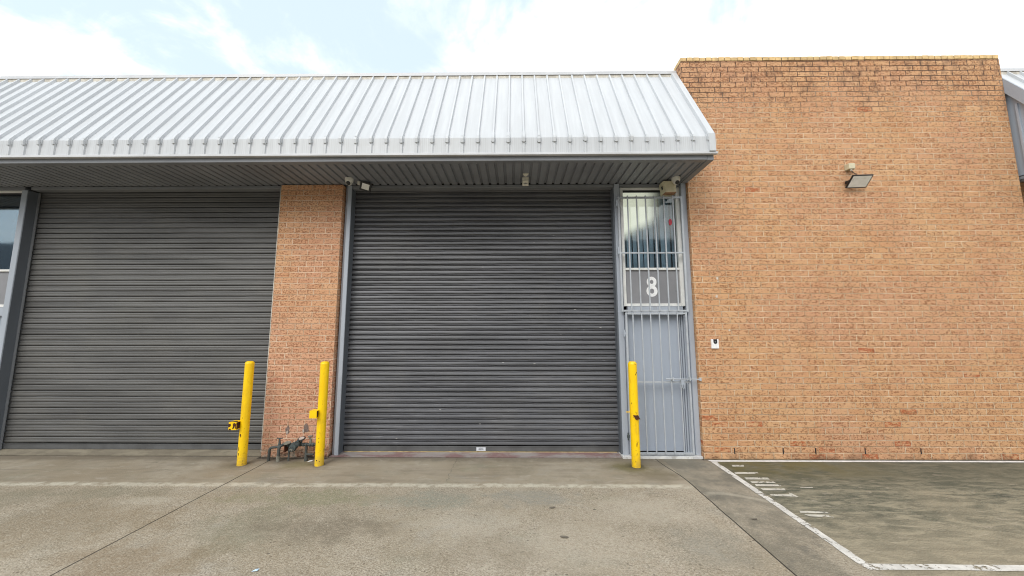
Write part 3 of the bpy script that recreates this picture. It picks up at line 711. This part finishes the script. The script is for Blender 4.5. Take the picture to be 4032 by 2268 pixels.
# ------------------------------------------------------------------ entry: window over door
def entry_window(x0, x1, label, number, glass):
    W = thing('entry_window', ((x0+x1)/2,5.52,2.15), label, 'window')
    f = MB(); w = .046
    f.box(x0,x0+w,5.485,5.55,2.150,4.008).box(x1-w-.012,x1,5.485,5.55,2.150,4.008).box(x0+w,x1-w-.012,5.487,5.55,2.150,2.192).box(x0+w,x1-w-.012,5.487,5.55,3.966,4.008)
    f.build('frame', M['white_frame'], W, bevel=.004)
    MB().box(x0+w,x1-w-.012,5.492,5.548,2.704,2.738).build('mid_rail', M['white_frame'], W, bevel=.003)
    MB().box(x0+w,x1-w-.012,5.526,5.532,2.738,3.966).build('pane', glass, W)
    MB().box(x0+w-.004,x1-w-.008,5.497,5.510,3.935,3.9655).build('top_bead', M['rail_dark'], W)
    pn = MB().box(x0+w,x1-w-.012,5.520,5.536,2.192,2.704).build('panel', M['grey_panel'], W)
    if number:
        dg = MB(); nr = 90; cx, cz = 2.071, 2.4505; rows = []
        def half(zz, parts): return max([rx*math.sqrt(max(0, 1-((zz-c)/rz)**2)) if abs(zz-c) < rz else 0 for (c,rx,rz) in parts])
        outer = ((.074,.074,.0795),(-.067,.0835,.0865)); holes = ((.0725,.027,.031),(-.068,.032,.038))
        zs = [-.1535+.307*i/nr for i in range(nr+1)]
        for i in range(nr):
            a, b = zs[i], zs[i+1]; W0, W1 = max(half(a,outer),.001), max(half(b,outer),.001); h0, h1 = half(a,holes), half(b,holes)
            if abs(.004-a) < .025: W0 = max(W0,.052)
            if abs(.004-b) < .025: W1 = max(W1,.052)
            for sg in (-1,1):
                dg.add([(cx+sg*h0,5.5185,cz+a),(cx+sg*W0,5.5185,cz+a),(cx+sg*W1,5.5185,cz+b),(cx+sg*h1,5.5185,cz+b)], [(0,1,2,3)])
        dg.build('number', M['number'], pn)
    return W
EW = entry_window(1.628,2.550,'narrow white framed window with a white number 8 on its grey lower panel',True,M['glass'])
LW = entry_window(-8.70,-7.748,'dark glazed white framed window cut off by the left photo edge',False,M['glass_dark'])
# blinds hang behind the number 8 window
bl = thing('vertical_blind', (2.09,5.62,3.96), 'blue grey vertical blind hanging behind the glass above number 8', 'blind')
MB().box(1.66,2.52,5.60,5.64,3.92,3.97).build('head_rail', M['steel_dark'], bl)
X = 1.70
while X < 2.50:
    MB().obox((X,5.64+random.uniform(-.008,.008),3.33),(.088,.002,1.18),Matrix.Rotation(R(24+random.uniform(-9,9)),3,'Z')).build('slat', M['blind_a'], bl); X += .088
sh = MB().grid([[(1.675,5.585,zz),(2.48,5.585,zz)] for zz in (3.0,3.96)]).build('glow_screen', M['glow_sheet'], bl)  # added sheet, its glow stands in for the bright interior
tag(MB().prism([(2.405+.030*math.cos(a)*.9, 3.46+.052*math.sin(a)) for a in [k*math.pi/6 for k in range(12)]],'y',5.5225,5.5255).build('painted_reflection', M['red']), 'small red sticker on the barred window glass', 'sticker')  # red disc stands in for a reflection on the glass
lb = thing('vertical_blind', (-8.2,5.62,3.96), 'dark vertical blind behind the far left window glass', 'blind')
MB().box(-8.66,-7.80,5.60,5.64,3.92,3.97).build('head_rail', M['steel_dark'], lb)
X = -8.62
while X < -7.8:
    MB().obox((X,5.64,3.33),(.088,.002,1.18),Matrix.Rotation(R(30+random.uniform(-12,12)),3,'Z')).build('slat', M['steel_dark'], lb); X += .1

def entry_door(x0, x1, label):
    D = MB().box(x0+.055,x1-.105,5.520,5.56,.062,2.015).build('entry_door', M['door_leaf'], bld, bevel=.002); D['label'] = label
    f = MB().box(x0,x0+.050,5.492,5.56,.031,2.015).box(x1-.045,x1,5.480,5.56,.031,2.015).box(x1-.075,x1-.052,5.497,5.56,.031,2.015).box(x1-.100,x1-.082,5.508,5.56,.031,2.015).box(x0+.05,x1-.045,5.470,5.56,2.016,2.146)
    f.build('door_frame', M['steel'], D, bevel=.003)
    MB().box(x0+.05,x1-.1,5.54,5.57,.031,.0615).build('threshold_gap', M['dark'], D)
    return D
entry_door(1.628,2.550,'pale blue grey door behind the white barred gate bars')
ed = entry_door(-8.70,-7.748,'pale grey entry door under the cut off left window')
hd = MB().box(-7.985,-7.945,5.40,5.46,1.92,2.04).tube([(-7.965,5.40,1.95),(-7.965,5.38,1.95),(-7.93,5.38,1.93)],.008,8).build('latch', M['black'], ed)

# window grille
G = 5.372
gr = thing('security_grille', (2.05,5.38,2.06), 'grey steel bar grille in front of the number 8 window', 'security grille')
MB().box(1.558,1.586,G,G+.03,2.062,3.820).box(2.512,2.542,G,G+.03,2.062,3.820).box(1.5865,2.5115,G+.002,G+.028,3.790,3.818).box(1.5865,2.5115,G+.002,G+.028,2.064,2.090).build('frame', M['bars'], gr, bevel=.002)
MB().box(1.5865,2.5115,G+.003,G+.026,2.934,2.956).build('mid_rail', M['bars'], gr)
for X in (1.705,1.841,1.976,2.113,2.252,2.389):
    MB().box(X-.009,X+.009,G-.016,G+.0012,2.068,3.828).build('bar', M['bars'], gr, bevel=.002)
for z in (3.72,2.98): MB().box(1.532,1.5575,G-.004,G+.02,z-.05,z+.05).build('hinge', M['steel'], gr)
# gate
gt = thing('security_gate', (2.06,5.38,.05), 'grey steel bar gate closed in front of the pale door', 'gate')
MB().box(1.610,1.638,G,G+.03,.054,2.052).box(2.486,2.512,G,G+.03,.054,2.052).box(1.6385,2.4855,G+.002,G+.028,2.026,2.050).box(1.6385,2.4855,G+.002,G+.028,.056,.082).build('frame', M['bars'], gt, bevel=.002)
MB().box(1.6385,2.4855,G+.003,G+.026,1.042,1.064).build('mid_rail', M['bars'], gt)
for X in (1.717,1.846,1.975,2.104,2.233,2.365):
    MB().box(X-.008,X+.008,G-.014,G+.0012,.064,2.046).build('bar', M['bars'], gt, bevel=.002)
bt = MB().tube([(2.145,G-.035,1.101),(2.640,G-.035,1.095)],.0085,10).box(2.235,2.250,G-.05,G-.0145,1.075,1.125).box(2.475,2.492,G-.05,G-.001,1.075,1.125).box(2.618,2.645,G-.045,G-.013,1.075,1.112).build('bolt', M['bars'], gt)
MB().box(2.350,2.395,G-.055,G-.044,1.02,1.09).tube([(2.362,G-.06,1.03),(2.362,G-.06,.985),(2.375,G-.06,.968),(2.388,G-.06,.985),(2.388,G-.06,1.03)],.006,8).build('padlock', M['steel'], bt)
for z, c_ in ((1.75,'steel'),(.30,'rust')):
    MB().tube([(1.590,G+.005,z-.05),(1.590,G+.005,z+.05)],.011,10).box(1.575,1.6095,G,G+.012,z-.02,z+.02).build('hinge', M['steel'] if c_=='steel' else M['valve'], gt)

# ------------------------------------------------------------------ bollards
def bollard(cx, cy, r, h, label, dome):
    B = thing('bollard', (cx,cy,0), label, 'bollard', 'yellow bollards in front of the shutters')
    if dome: prof = [(r,-.02),(r,h-.035),(r*1.02,h-.034),(r*.97,h-.02),(r*.8,h-.008),(r*.5,h-.001),(0.004,h)]
    else: prof = [(r,-.02),(r,h-.040),(r*1.03,h-.039),(r*1.0,h-.026),(r*.72,h-.002),(r*.6,h),(0.004,h+.001)]
    MB().lathe(prof, (cx,cy,0), 36).build('post', M['yellow'], B, smooth=True)
    return B
B1 = bollard(-3.690,5.108,.056,1.372,'yellow bollard with a rusty torn bracket box in front of the left shutter',True)
B2 = bollard(-2.640,5.105,.057,1.368,'yellow bollard with an intact bracket box in front of the brick pillar',True)
B3 = bollard(1.592,5.080,.0575,1.368,'yellow bollard with a rusty bracket stub in front of the barred entry',False)
def bracket(B, x0, x1, y0, y1, z0, z1, t=.006):
    m = MB().box(x0,x1,y0,y0+t,z0,z1).box(x0,x1,y1-t,y1,z0,z1).box(x0,x1,y0+t,y1-t,z1-t,z1).box(x0,x1,y0+t,y1-t,z0,z0+t).box(x0,x0+t,y0+t,y1-t,z0+t,z1-t)
    o = m.build('bracket', M['yellow'], B)
    MB().box(x0+t,x1-.012,y0+t+.0005,y1-t-.0005,z0+t+.0005,z1-t-.0005).build('bracket_hollow', M['rust'], o)
    return o
b1 = bracket(B1,-3.825,-3.722,4.995,5.105,.478,.580)
for q in ([(-3.826,.555),(-3.800,.560),(-3.795,.535),(-3.805,.520),(-3.826,.515)], [(-3.77,.56),(-3.745,.57),(-3.735,.545),(-3.750,.50),(-3.775,.49),(-3.765,.52)], [(-3.735,.56),(-3.722,.57),(-3.722,.49),(-3.735,.50)], [(-3.82,.478),(-3.79,.478),(-3.795,.492),(-3.815,.495)]):
    MB().prism(q,'y',4.9928,4.9955).build('rust_patch', M['rust'], b1)
MB().prism([(-3.822,4.996),(-3.724,4.996),(-3.724,5.03),(-3.76,5.05),(-3.80,5.02)],'z',.5802,.5822).build('rust_patch', M['rust'], b1)
b2 = bracket(B2,-2.752,-2.655,4.992,5.095,.630,.728)
def chip(B, r, a, z, w, h, tl=0.0):
    c = (B.location.x+r*math.cos(a), B.location.y+r*math.sin(a), z)
    MB().obox(c,(w,.0013,h),Matrix.Rotation(a+math.pi/2,3,'Z') @ Matrix.Rotation(tl,3,'Y')).build('paint_chip', M['rust'], B)
for (a,z,w,h) in ((-1.75,.40,.018,.020),(-1.62,.385,.010,.03),(-1.9,.22,.008,.045),(-1.85,.15,.010,.03),(-1.55,.62,.008,.008)): chip(B1,.0563,a,z,w,h)
for (a,z,w,h) in ((-1.75,.075,.014,.013),(-1.1,.06,.010,.009),(-1.5,.36,.011,.008),(-1.45,.31,.006,.018)): chip(B2,.0573,a,z,w,h)
MB().box(1.487,1.540,5.075,5.088,.694,.705).build('stub_rod', M['yellow'], B3)
MB().add([(1.560,5.018,.668),(1.625,5.010,.666),(1.648,5.005,.622),(1.590,5.012,.612),(1.560,5.030,.672),(1.625,5.034,.670),(1.648,5.029,.626),(1.590,5.026,.616)],[(0,1,2,3),(7,6,5,4),(0,4,5,1),(1,5,6,2),(2,6,7,3),(3,7,4,0)]).build('rusty_bracket_stub', M['rust'], B3)
for q in ((-1.05,1.21,.008,.05,.7),(-1.2,1.338,.03,.006,.2),(-2.4,.82,.006,.02,0)): chip(B3,.0578,*q)

# ------------------------------------------------------------------ cameras, lights, sensors
def dome_camera(c, label):
    D = thing('security_camera', c, label, 'security camera', 'security cameras under the awning')
    x,y,z = c
    MB().lathe([(.062,0),(.062,-.012),(.060,-.03),(.057,-.05),(.047,-.062),(.03,-.067)], c, 30).build('base', M['cam_white'], D, smooth=True)
    q = Vector((.10,-.80,-.62)).to_track_quat('Z','Y')
    cc = (x,y-.006,z-.062)
    MB().lathe([(.004,-.046),(.026,-.038),(.042,-.02),(.046,0),(.043,.016),(.036,.029),(.031,.033)], cc, 28, q).build('eyeball', M['cam_white'], D, smooth=True)
    MB().lathe([(.0305,.030),(.0305,.0385),(.025,.041),(.003,.042)], cc, 24, q).build('lens', M['black'], D, smooth=True)
    return D
dome_camera((-2.487,5.205,4.052),'white turret camera under the awning above the brick pillar')
dome_camera((2.395,5.235,4.052),'white turret camera under the awning beside the cream siren box')

def floodlight(c, w, h, euler, label, lens_in=.012):
    F = thing('floodlight', c, label, 'floodlight', 'black floodlights')
    m = euler.to_matrix(); C = Vector(c)
    MB().obox(C, (w,.022,h), m).build('housing', M['black'], F, bevel=.004, seg=2)
    MB().obox(C + m @ Vector((0,-.0115,0)), (w-(.030 if w > .2 else .056),.003,h-(.030 if w > .2 else .050)), m).build('lens', M['lamp_glass'], F)
    fin = MB()
    for k in range(5): fin.obox(C + m @ Vector(((k-2)*w*.17,.020,0)), (.006,.018,h*.7), m)
    fin.build('heat_fins', M['black'], F)
    return F
from mathutils import Euler
fl = floodlight((-2.275,5.300,3.965), .165, .135, Euler((R(24),R(15),R(10)),'XYZ'), 'small black floodlight with white motion sensor above the right shutter corner')
MB().box(-2.335,-2.23,5.345,5.362,3.985,4.05).tube([(-2.33,5.33,4.03),(-2.34,5.31,4.03)],.012,8).build('mount', M['black'], fl)
MB().lathe([(.0245,-.026),(.027,-.02),(.027,.018),(.02,.027),(.004,.028)], (-2.385,5.315,4.030), 18).build('motion_sensor', M['cam_white'], fl, smooth=True)
fl = floodlight((5.102,5.235,3.985), .285, .205, Euler((R(-47)*-1,R(0),R(-4)),'XYZ'), 'black floodlight with pale lens on the tan brick wall')
MB().box(4.99,5.21,5.318,5.335,3.985,4.03).box(4.985,4.995,5.22,5.34,3.985,4.02).box(5.208,5.218,5.22,5.34,3.985,4.02).box(5.06,5.14,5.33,5.362,3.975,4.04).build('bracket', M['black'], fl)
cbx = MB().tube([(5.062,5.295,4.196),(5.060,5.29,4.17),(5.072,5.28,4.14),(5.05+.05,5.272,4.115),(5.125,5.27,4.085),(5.115,5.27,4.03)],.0055,8).build('cable', M['cable'], fl, smooth=True)
jb = thing('junction_box', (5.07,5.33,4.245), 'cream junction box on the brick wall above the floodlight', 'junction box')
MB().box(5.020,5.112,5.275,5.362,4.200,4.290).build('housing', M['cream'], jb, bevel=.008, seg=3)
MB().tube([(5.062,5.30,4.206),(5.062,5.30,4.178)],.014,12).build('gland', M['cream_white'], jb)

ms = thing('motion_detector', (.151,5.25,4.05), 'small white motion detector box on the soffit over the right shutter', 'sensor')
MB().add([(.104,5.185,4.052),(.198,5.185,4.052),(.198,5.25,4.052),(.104,5.25,4.052),(.106,5.18,3.992),(.196,5.18,3.992),(.196,5.245,3.940),(.106,5.245,3.940),(.104,5.26,3.955),(.198,5.26,3.955)],
         [(0,1,2,3),(4,7,6,5),(0,4,5,1),(1,5,6,9,2),(0,3,8,7,4),(8,9,6,7),(3,2,9,8)]).build('housing', M['cream_white'], ms, bevel=.003)
MB().obox((.151,5.211,3.9635),(.058,.003,.030),Matrix.Rotation(R(39)+R(180),3,'X') @ Matrix.Rotation(R(90),3,'X')).build('detector_window', M['grey_panel'], ms)
MB().prism([(.108,5.045),(.194,5.040),(.170,5.10),(.158,5.112),(.143,5.112),(.130,5.10)],'z',4.030,4.0515).build('mount_bracket', M['cream_white'], ms, bevel=.003)

sr = thing('siren_box', (2.32,5.35,3.93), 'aged cream siren box high above the barred entry window', 'siren')
sm = Matrix.Rotation(R(-3),3,'Z')
MB().add([(2.222,5.27,4.022),(2.412,5.27,4.020),(2.408,5.27,3.850),(2.246,5.27,3.846),(2.225,5.45,4.030),(2.412,5.45,4.030),(2.412,5.45,3.83),(2.246,5.45,3.83)],
         [(0,3,2,1),(4,5,6,7),(0,1,5,4),(1,2,6,5),(2,3,7,6),(3,0,4,7)]).build('housing', M['cream'], sr, bevel=.005, seg=2)
MB().add([(2.2300,5.33,3.965),(2.2300,5.375,3.968),(2.2375,5.375,3.915),(2.2375,5.33,3.912)],[(0,1,2,3)]).build('side_vent', M['rail_dark'], sr, solid=.006)
MB().box(2.245,2.41,5.275,5.45,3.838,3.846).build('rusty_base', paint('rusty_cream', (.30,.17,.09), .8, .3, 14, (.12,.06,.03), .5), sr)

ic = thing('intercom', (2.87,5.345,1.6), 'white video doorbell on the brick wall beside the gate', 'doorbell')
MB().box(2.822,2.926,5.332,5.362,1.529,1.664).build('housing', M['number'], ic, bevel=.006, seg=3)
pf = [(2.849,1.663),(2.902,1.663),(2.902,1.623)] + [(2.8755+.0265*math.cos(a), 1.623+.0265*math.sin(a)) for a in [-k*math.pi/8 for k in range(1,8)]] + [(2.849,1.623)]
eye = MB().prism(pf,'y',5.3295,5.3335).build('faceplate', M['black'], ic)
MB().lathe([(.010,0),(.010,.002),(.004,.003)], (2.8755,5.3295,1.628), 18, Euler((R(90),0,0))).build('lens', M['grey_panel'], eye)

# ------------------------------------------------------------------ water pipework at the pillar foot
pw = thing('water_pipes', (-3.1,5.27,0), 'grimy dark water pipes with valves at the brick pillar foot', 'pipework')
Y = 5.265
MB().tube([(-3.43,Y,-.02),(-3.43,Y,.13),(-3.425,Y,.155),(-3.405,Y,.172),(-3.38,Y,.178),(-3.275,Y,.188)],.0185,12).build('pipe', M['pipe'], pw, smooth=True)
MB().tube([(-3.28,Y-.03,-.02),(-3.28,Y-.03,.16),(-3.270,Y-.02,.195),(-3.24,Y,.213),(-3.10,Y,.216),(-2.98,Y,.214),(-2.82,Y,.216),(-2.70,Y,.214)],.0195,12).build('pipe', M['pipe'], pw, smooth=True)
MB().tube([(-3.282,Y-.03,-.01),(-3.282,Y-.03,.075)],.025,12).build('pipe_sleeve', M['pipe_light'], pw, smooth=True)
MB().tube([(-2.915,Y,.21),(-2.915,Y,.06),(-2.908,Y-.005,.03),(-2.905,Y-.01,-.02)],[.017,.017,.024,.022],12).build('pipe', M['pipe'], pw, smooth=True)
MB().tube([(-2.72,Y,.214),(-2.72,Y,-.02)],.019,12).build('pipe', M['pipe'], pw, smooth=True)
for X in (-3.235,-3.20,-3.165,-3.005,-2.955,-2.915,-2.86,-2.82): MB().tube([(X-.010,Y,.215),(X+.010,Y,.215)],.0285,6).build('pipe_union', M['valve'], pw)
MB().tube([(-3.31,Y,.183),(-3.29,Y,.185)],.027,8).build('pipe_union', M['valve'], pw)
MB().lathe([(.02,-.075),(.038,-.072),(.048,-.055),(.048,-.035),(.036,-.015),(.026,.02)], (-3.115,Y-.01,.20), 18, Euler((R(8),R(-8),0))).lathe([(.030,-.05),(.042,-.02),(.040,.02),(.030,.045),(.022,.085)], (-3.055,Y-.02,.215), 14, Euler((0,R(35),0))).obox((-3.07,Y-.035,.205),(.075,.05,.075),Matrix.Rotation(R(20),3,'Y')).build('valve_body', M['valve'], pw, smooth=True)
MB().tube([(-2.985,Y-.01,.22),(-2.975,Y-.01,.295)],.012,10).build('valve_stem', M['valve'], pw)
hw = MB().lathe([(.047,-.006),(.052,0),(.047,.006),(.038,.006),(.038,-.006),(.047,-.006)], (-2.978,Y-.02,.300), 20, Euler((R(16),0,0))).obox((-2.978,Y-.02,.3),(.08,.012,.006),Matrix.Rotation(R(16),3,'X')).build('handwheel', M['rail_dark'], pw)
MB().lathe([(.036,-.002),(.036,.001)], (-2.978,Y-.023,.3065), 16, Euler((R(16),0,0))).build('wheel_cap', M['chip_pale'], hw)
MB().lathe([(.044,-.005),(.048,0),(.044,.005),(.03,.007)], (-3.175,Y-.02,.243), 18, Euler((R(14),0,0))).build('handwheel', M['pipe_light'], pw)
MB().tube([(-3.295,Y,.19),(-3.295,Y,.285)],[.022,.009],10).tube([(-3.335,Y,.298),(-3.255,Y,.300)],.007,8).box(-3.302,-3.288,Y-.007,Y+.007,.28,.30).build('tap', M['valve'], pw)
MB().tube([(-2.86,Y,.21),(-2.86,Y,.285),(-2.875,Y-.01,.31)],[.02,.015,.011],10).tube([(-2.89,Y-.01,.325),(-2.835,Y-.01,.332)],.012,8).build('tap', M['pipe_light'], pw)
lt = MB().add([(-2.86,5.20,.006),(-2.80,5.215,.012),(-2.795,5.235,.018),(-2.845,5.225,.01),(-2.83,5.21,.022)],[(0,1,4),(1,2,4),(2,3,4),(3,0,4),(0,3,2,1)])
tag(lt.build('litter', M['number']), 'scrap of white litter beside the pipes and middle bollard', 'litter')
lt = MB().add([(-1.975,2.925,.004),(-1.935,2.93,.006),(-1.93,2.95,.012),(-1.965,2.948,.005),(-1.95,2.936,.016)],[(0,1,4),(1,2,4),(2,3,4),(3,0,4),(0,3,2,1)])
tag(lt.build('litter', M['wrapper']), 'tiny pale blue wrapper scrap on the open concrete', 'litter')
# a few dropped leaves
for (x,y,a,s,lab) in ((.37,3.93,.3,.036,'dark dry leaf on the concrete, the one farthest from the camera'),(.42,3.40,-.2,.040,'dark dry leaf on the concrete, middle one of three'),(2.27,3.72,.2,.03,'dark dry leaf close to the right hand joint')):
    P = [(math.cos(t)*s*(.9+.2*math.sin(3*t)), math.sin(t)*s*.38) for t in [k*math.pi/6 for k in range(12)]]
    vs = [(x+p*math.cos(a)-q*math.sin(a), y+p*math.sin(a)+q*math.cos(a), .006+abs(q)*.25) for p,q in P]
    tag(MB().add(vs,[tuple(range(12))]).build('fallen_leaf', plain('dry_leaf', (.17,.15,.118), .9), solid=.002), lab, 'leaf', 'dry leaves')

for (X, dz) in ((-3.09,-.03),(-3.02,.035)):
    MB().tube([(X,Y-.055,.205+dz),(X,Y-.02,.205+dz)],.036,16).build('valve_flange', M['pipe_light'] if dz < 0 else M['valve'], pw)
    for k in range(6):
        a = k*math.pi/3; MB().tube([(X+.027*math.cos(a),Y-.064,.205+dz+.027*math.sin(a)),(X+.027*math.cos(a),Y-.05,.205+dz+.027*math.sin(a))],.0055,6).build('bolt', M['rail_dark'], pw)
MB().tube([(-3.155,Y,.20),(-3.155,Y,.07),(-3.15,Y-.01,-.02)],.012,8).tube([(-2.80,Y-.01,.09),(-2.915,Y-.01,.09)],.012,8).build('drain_pipe', M['pipe'], pw, smooth=True)
MB().box(-3.21,-3.196,Y-.035,Y+.06,.12,.24).build('pipe_bracket', M['rust'], pw)
# ------------------------------------------------------------------ warehouse across the yard (seen only in the glass)
ow = thing('opposite_warehouse', (0,-17,0), 'blue grey corrugated warehouse across the yard mirrored in the glass', 'building')
pts = []; X = -45
while X < 45: pts += [(X,-16.0),(X+.30,-16.0),(X+.36,-15.94),(X+.54,-15.94)]; X += .6
MB().grid([[(px,py,zz) for px,py in pts] for zz in (-.05,8.6)]).build('wall', M['warehouse'], ow, solid=.002)
MB().box(-45,45,-30,-16.05,8.45,8.6).build('roof', M['roof'], ow)

# ------------------------------------------------------------------ sky, sun, camera
w = bpy.data.worlds.new('World'); sc.world = w; w.use_nodes = True; nt = w.node_tree; nd = nt.nodes; bg = nd['Background']
EL, AZ = 40.0, 208.0      # sun: high, in front of the facade and a little to the left
sky = nd.new('ShaderNodeTexSky'); sky.sky_type = 'NISHITA'; sky.sun_disc = False; sky.sun_elevation = R(EL); sky.sun_rotation = R(AZ)
sky.air_density = 1.0; sky.dust_density = 1.2; sky.ozone_density = 1.0
def N(t_, **k):
    x = nd.new(t_)
    for a, b in k.items(): setattr(x, a, b)
    return x
def L(a, b): nt.links.new(a, b)
tc = N('ShaderNodeTexCoord'); sp_ = N('ShaderNodeSeparateXYZ'); L(tc.outputs['Generated'], sp_.inputs[0])
def ma(op, a, b=0.0, clamp=False):
    x = N('ShaderNodeMath', operation=op, use_clamp=clamp)
    for i, v in enumerate((a, b)):
        if isinstance(v, bpy.types.NodeSocket): L(v, x.inputs[i])
        else: x.inputs[i].default_value = v
    return x.outputs[0]
def mr(v, a, b, lo=0.0, hi=1.0):
    x = N('ShaderNodeMapRange'); x.interpolation_type = 'SMOOTHSTEP'; L(v, x.inputs[0])
    for i, q in enumerate((a, b, lo, hi)): x.inputs[i+1].default_value = q
    return x.outputs[0]
zc = ma('MAXIMUM', sp_.outputs[2], .03); den = ma('ADD', zc, .18)
cv = N('ShaderNodeCombineXYZ'); L(ma('DIVIDE', sp_.outputs[0], den), cv.inputs[0]); L(ma('DIVIDE', sp_.outputs[1], den), cv.inputs[1])
def wn(scale, detail, rough, dist, off):
    mp = N('ShaderNodeMapping'); mp.inputs['Location'].default_value = off; L(cv.outputs[0], mp.inputs[0])
    x = N('ShaderNodeTexNoise'); L(mp.outputs[0], x.inputs['Vector']); x.inputs['Scale'].default_value = scale; x.inputs['Detail'].default_value = detail
    x.inputs['Roughness'].default_value = rough; x.inputs['Distortion'].default_value = dist; return x.outputs['Fac']
n1 = wn(1.15, 9, .58, .35, (3.1,1.7,0)); n2 = wn(3.2, 8, .62, .8, (.4,7.3,0))
cl = ma('ADD', ma('MULTIPLY', n1, .72), ma('MULTIPLY', n2, .28))
# thinner cover to the left of the view, thicker to the right and near the horizon
bias = mr(sp_.outputs[0], -.75, .25, -.085, .045)
cl = ma('ADD', cl, bias); cl = ma('ADD', cl, mr(sp_.outputs[2], .50, .72, 0, -.045)); cl = ma('ADD', cl, mr(sp_.outputs[2], .34, .50, .07, 0))
mask = mr(cl, .40, .56)
haze = N('ShaderNodeMix', data_type='RGBA'); haze.inputs[0].default_value = .62; L(sky.outputs[0], haze.inputs[6]); haze.inputs[7].default_value = (7.7,9.0,9.6,1)
mx = N('ShaderNodeMix', data_type='RGBA'); L(mask, mx.inputs[0]); L(haze.outputs[2], mx.inputs[6]); cm = N('ShaderNodeMix', data_type='RGBA'); L(mr(wn(2.4, 9, .62, .6, (8.2,3.3,0)), .36, .60), cm.inputs[0]); cm.inputs[6].default_value = (9.2,9.4,9.6,1); cm.inputs[7].default_value = (12.5,12.5,12.6,1)
L(cm.outputs[2], mx.inputs[7])
L(mx.outputs[2], bg.inputs['Color']); bg.inputs['Strength'].default_value = .10

sun = bpy.data.lights.new('sun', 'SUN'); sun.energy = 1.25; sun.angle = R(32); sun.color = (1,.96,.89)
so = bpy.data.objects.new('sun', sun); COL.objects.link(so)
# sky rotation is measured from +Y towards +X: the same direction for the lamp
sd = Vector((math.sin(R(AZ))*math.cos(R(EL)), math.cos(R(AZ))*math.cos(R(EL)), math.sin(R(EL))))
so.rotation_euler = sd.to_track_quat('Z','Y').to_euler(); so.location = (0,0,30)

cam = bpy.data.cameras.new('camera'); cam.lens = 12.809; cam.sensor_width = 36; cam.clip_start = .05; cam.clip_end = 2000
co = bpy.data.objects.new('camera', cam); COL.objects.link(co); co.location = (0,0,1.785)
pit, yaw = R(6.709), R(-.565)
fw = Vector((math.sin(yaw)*math.cos(pit), math.cos(yaw)*math.cos(pit), math.sin(pit)))
q = fw.to_track_quat('-Z','Y'); co.rotation_euler = (q @ Euler((0,0,R(-.05))).to_quaternion()).to_euler()
sc.camera = co
sc.view_settings.view_transform = 'Standard'; sc.view_settings.look = 'None'; sc.view_settings.exposure = .60; sc.view_settings.gamma = 1
sc.view_settings.use_curve_mapping = False
sc.cycles.filter_width = 1.05
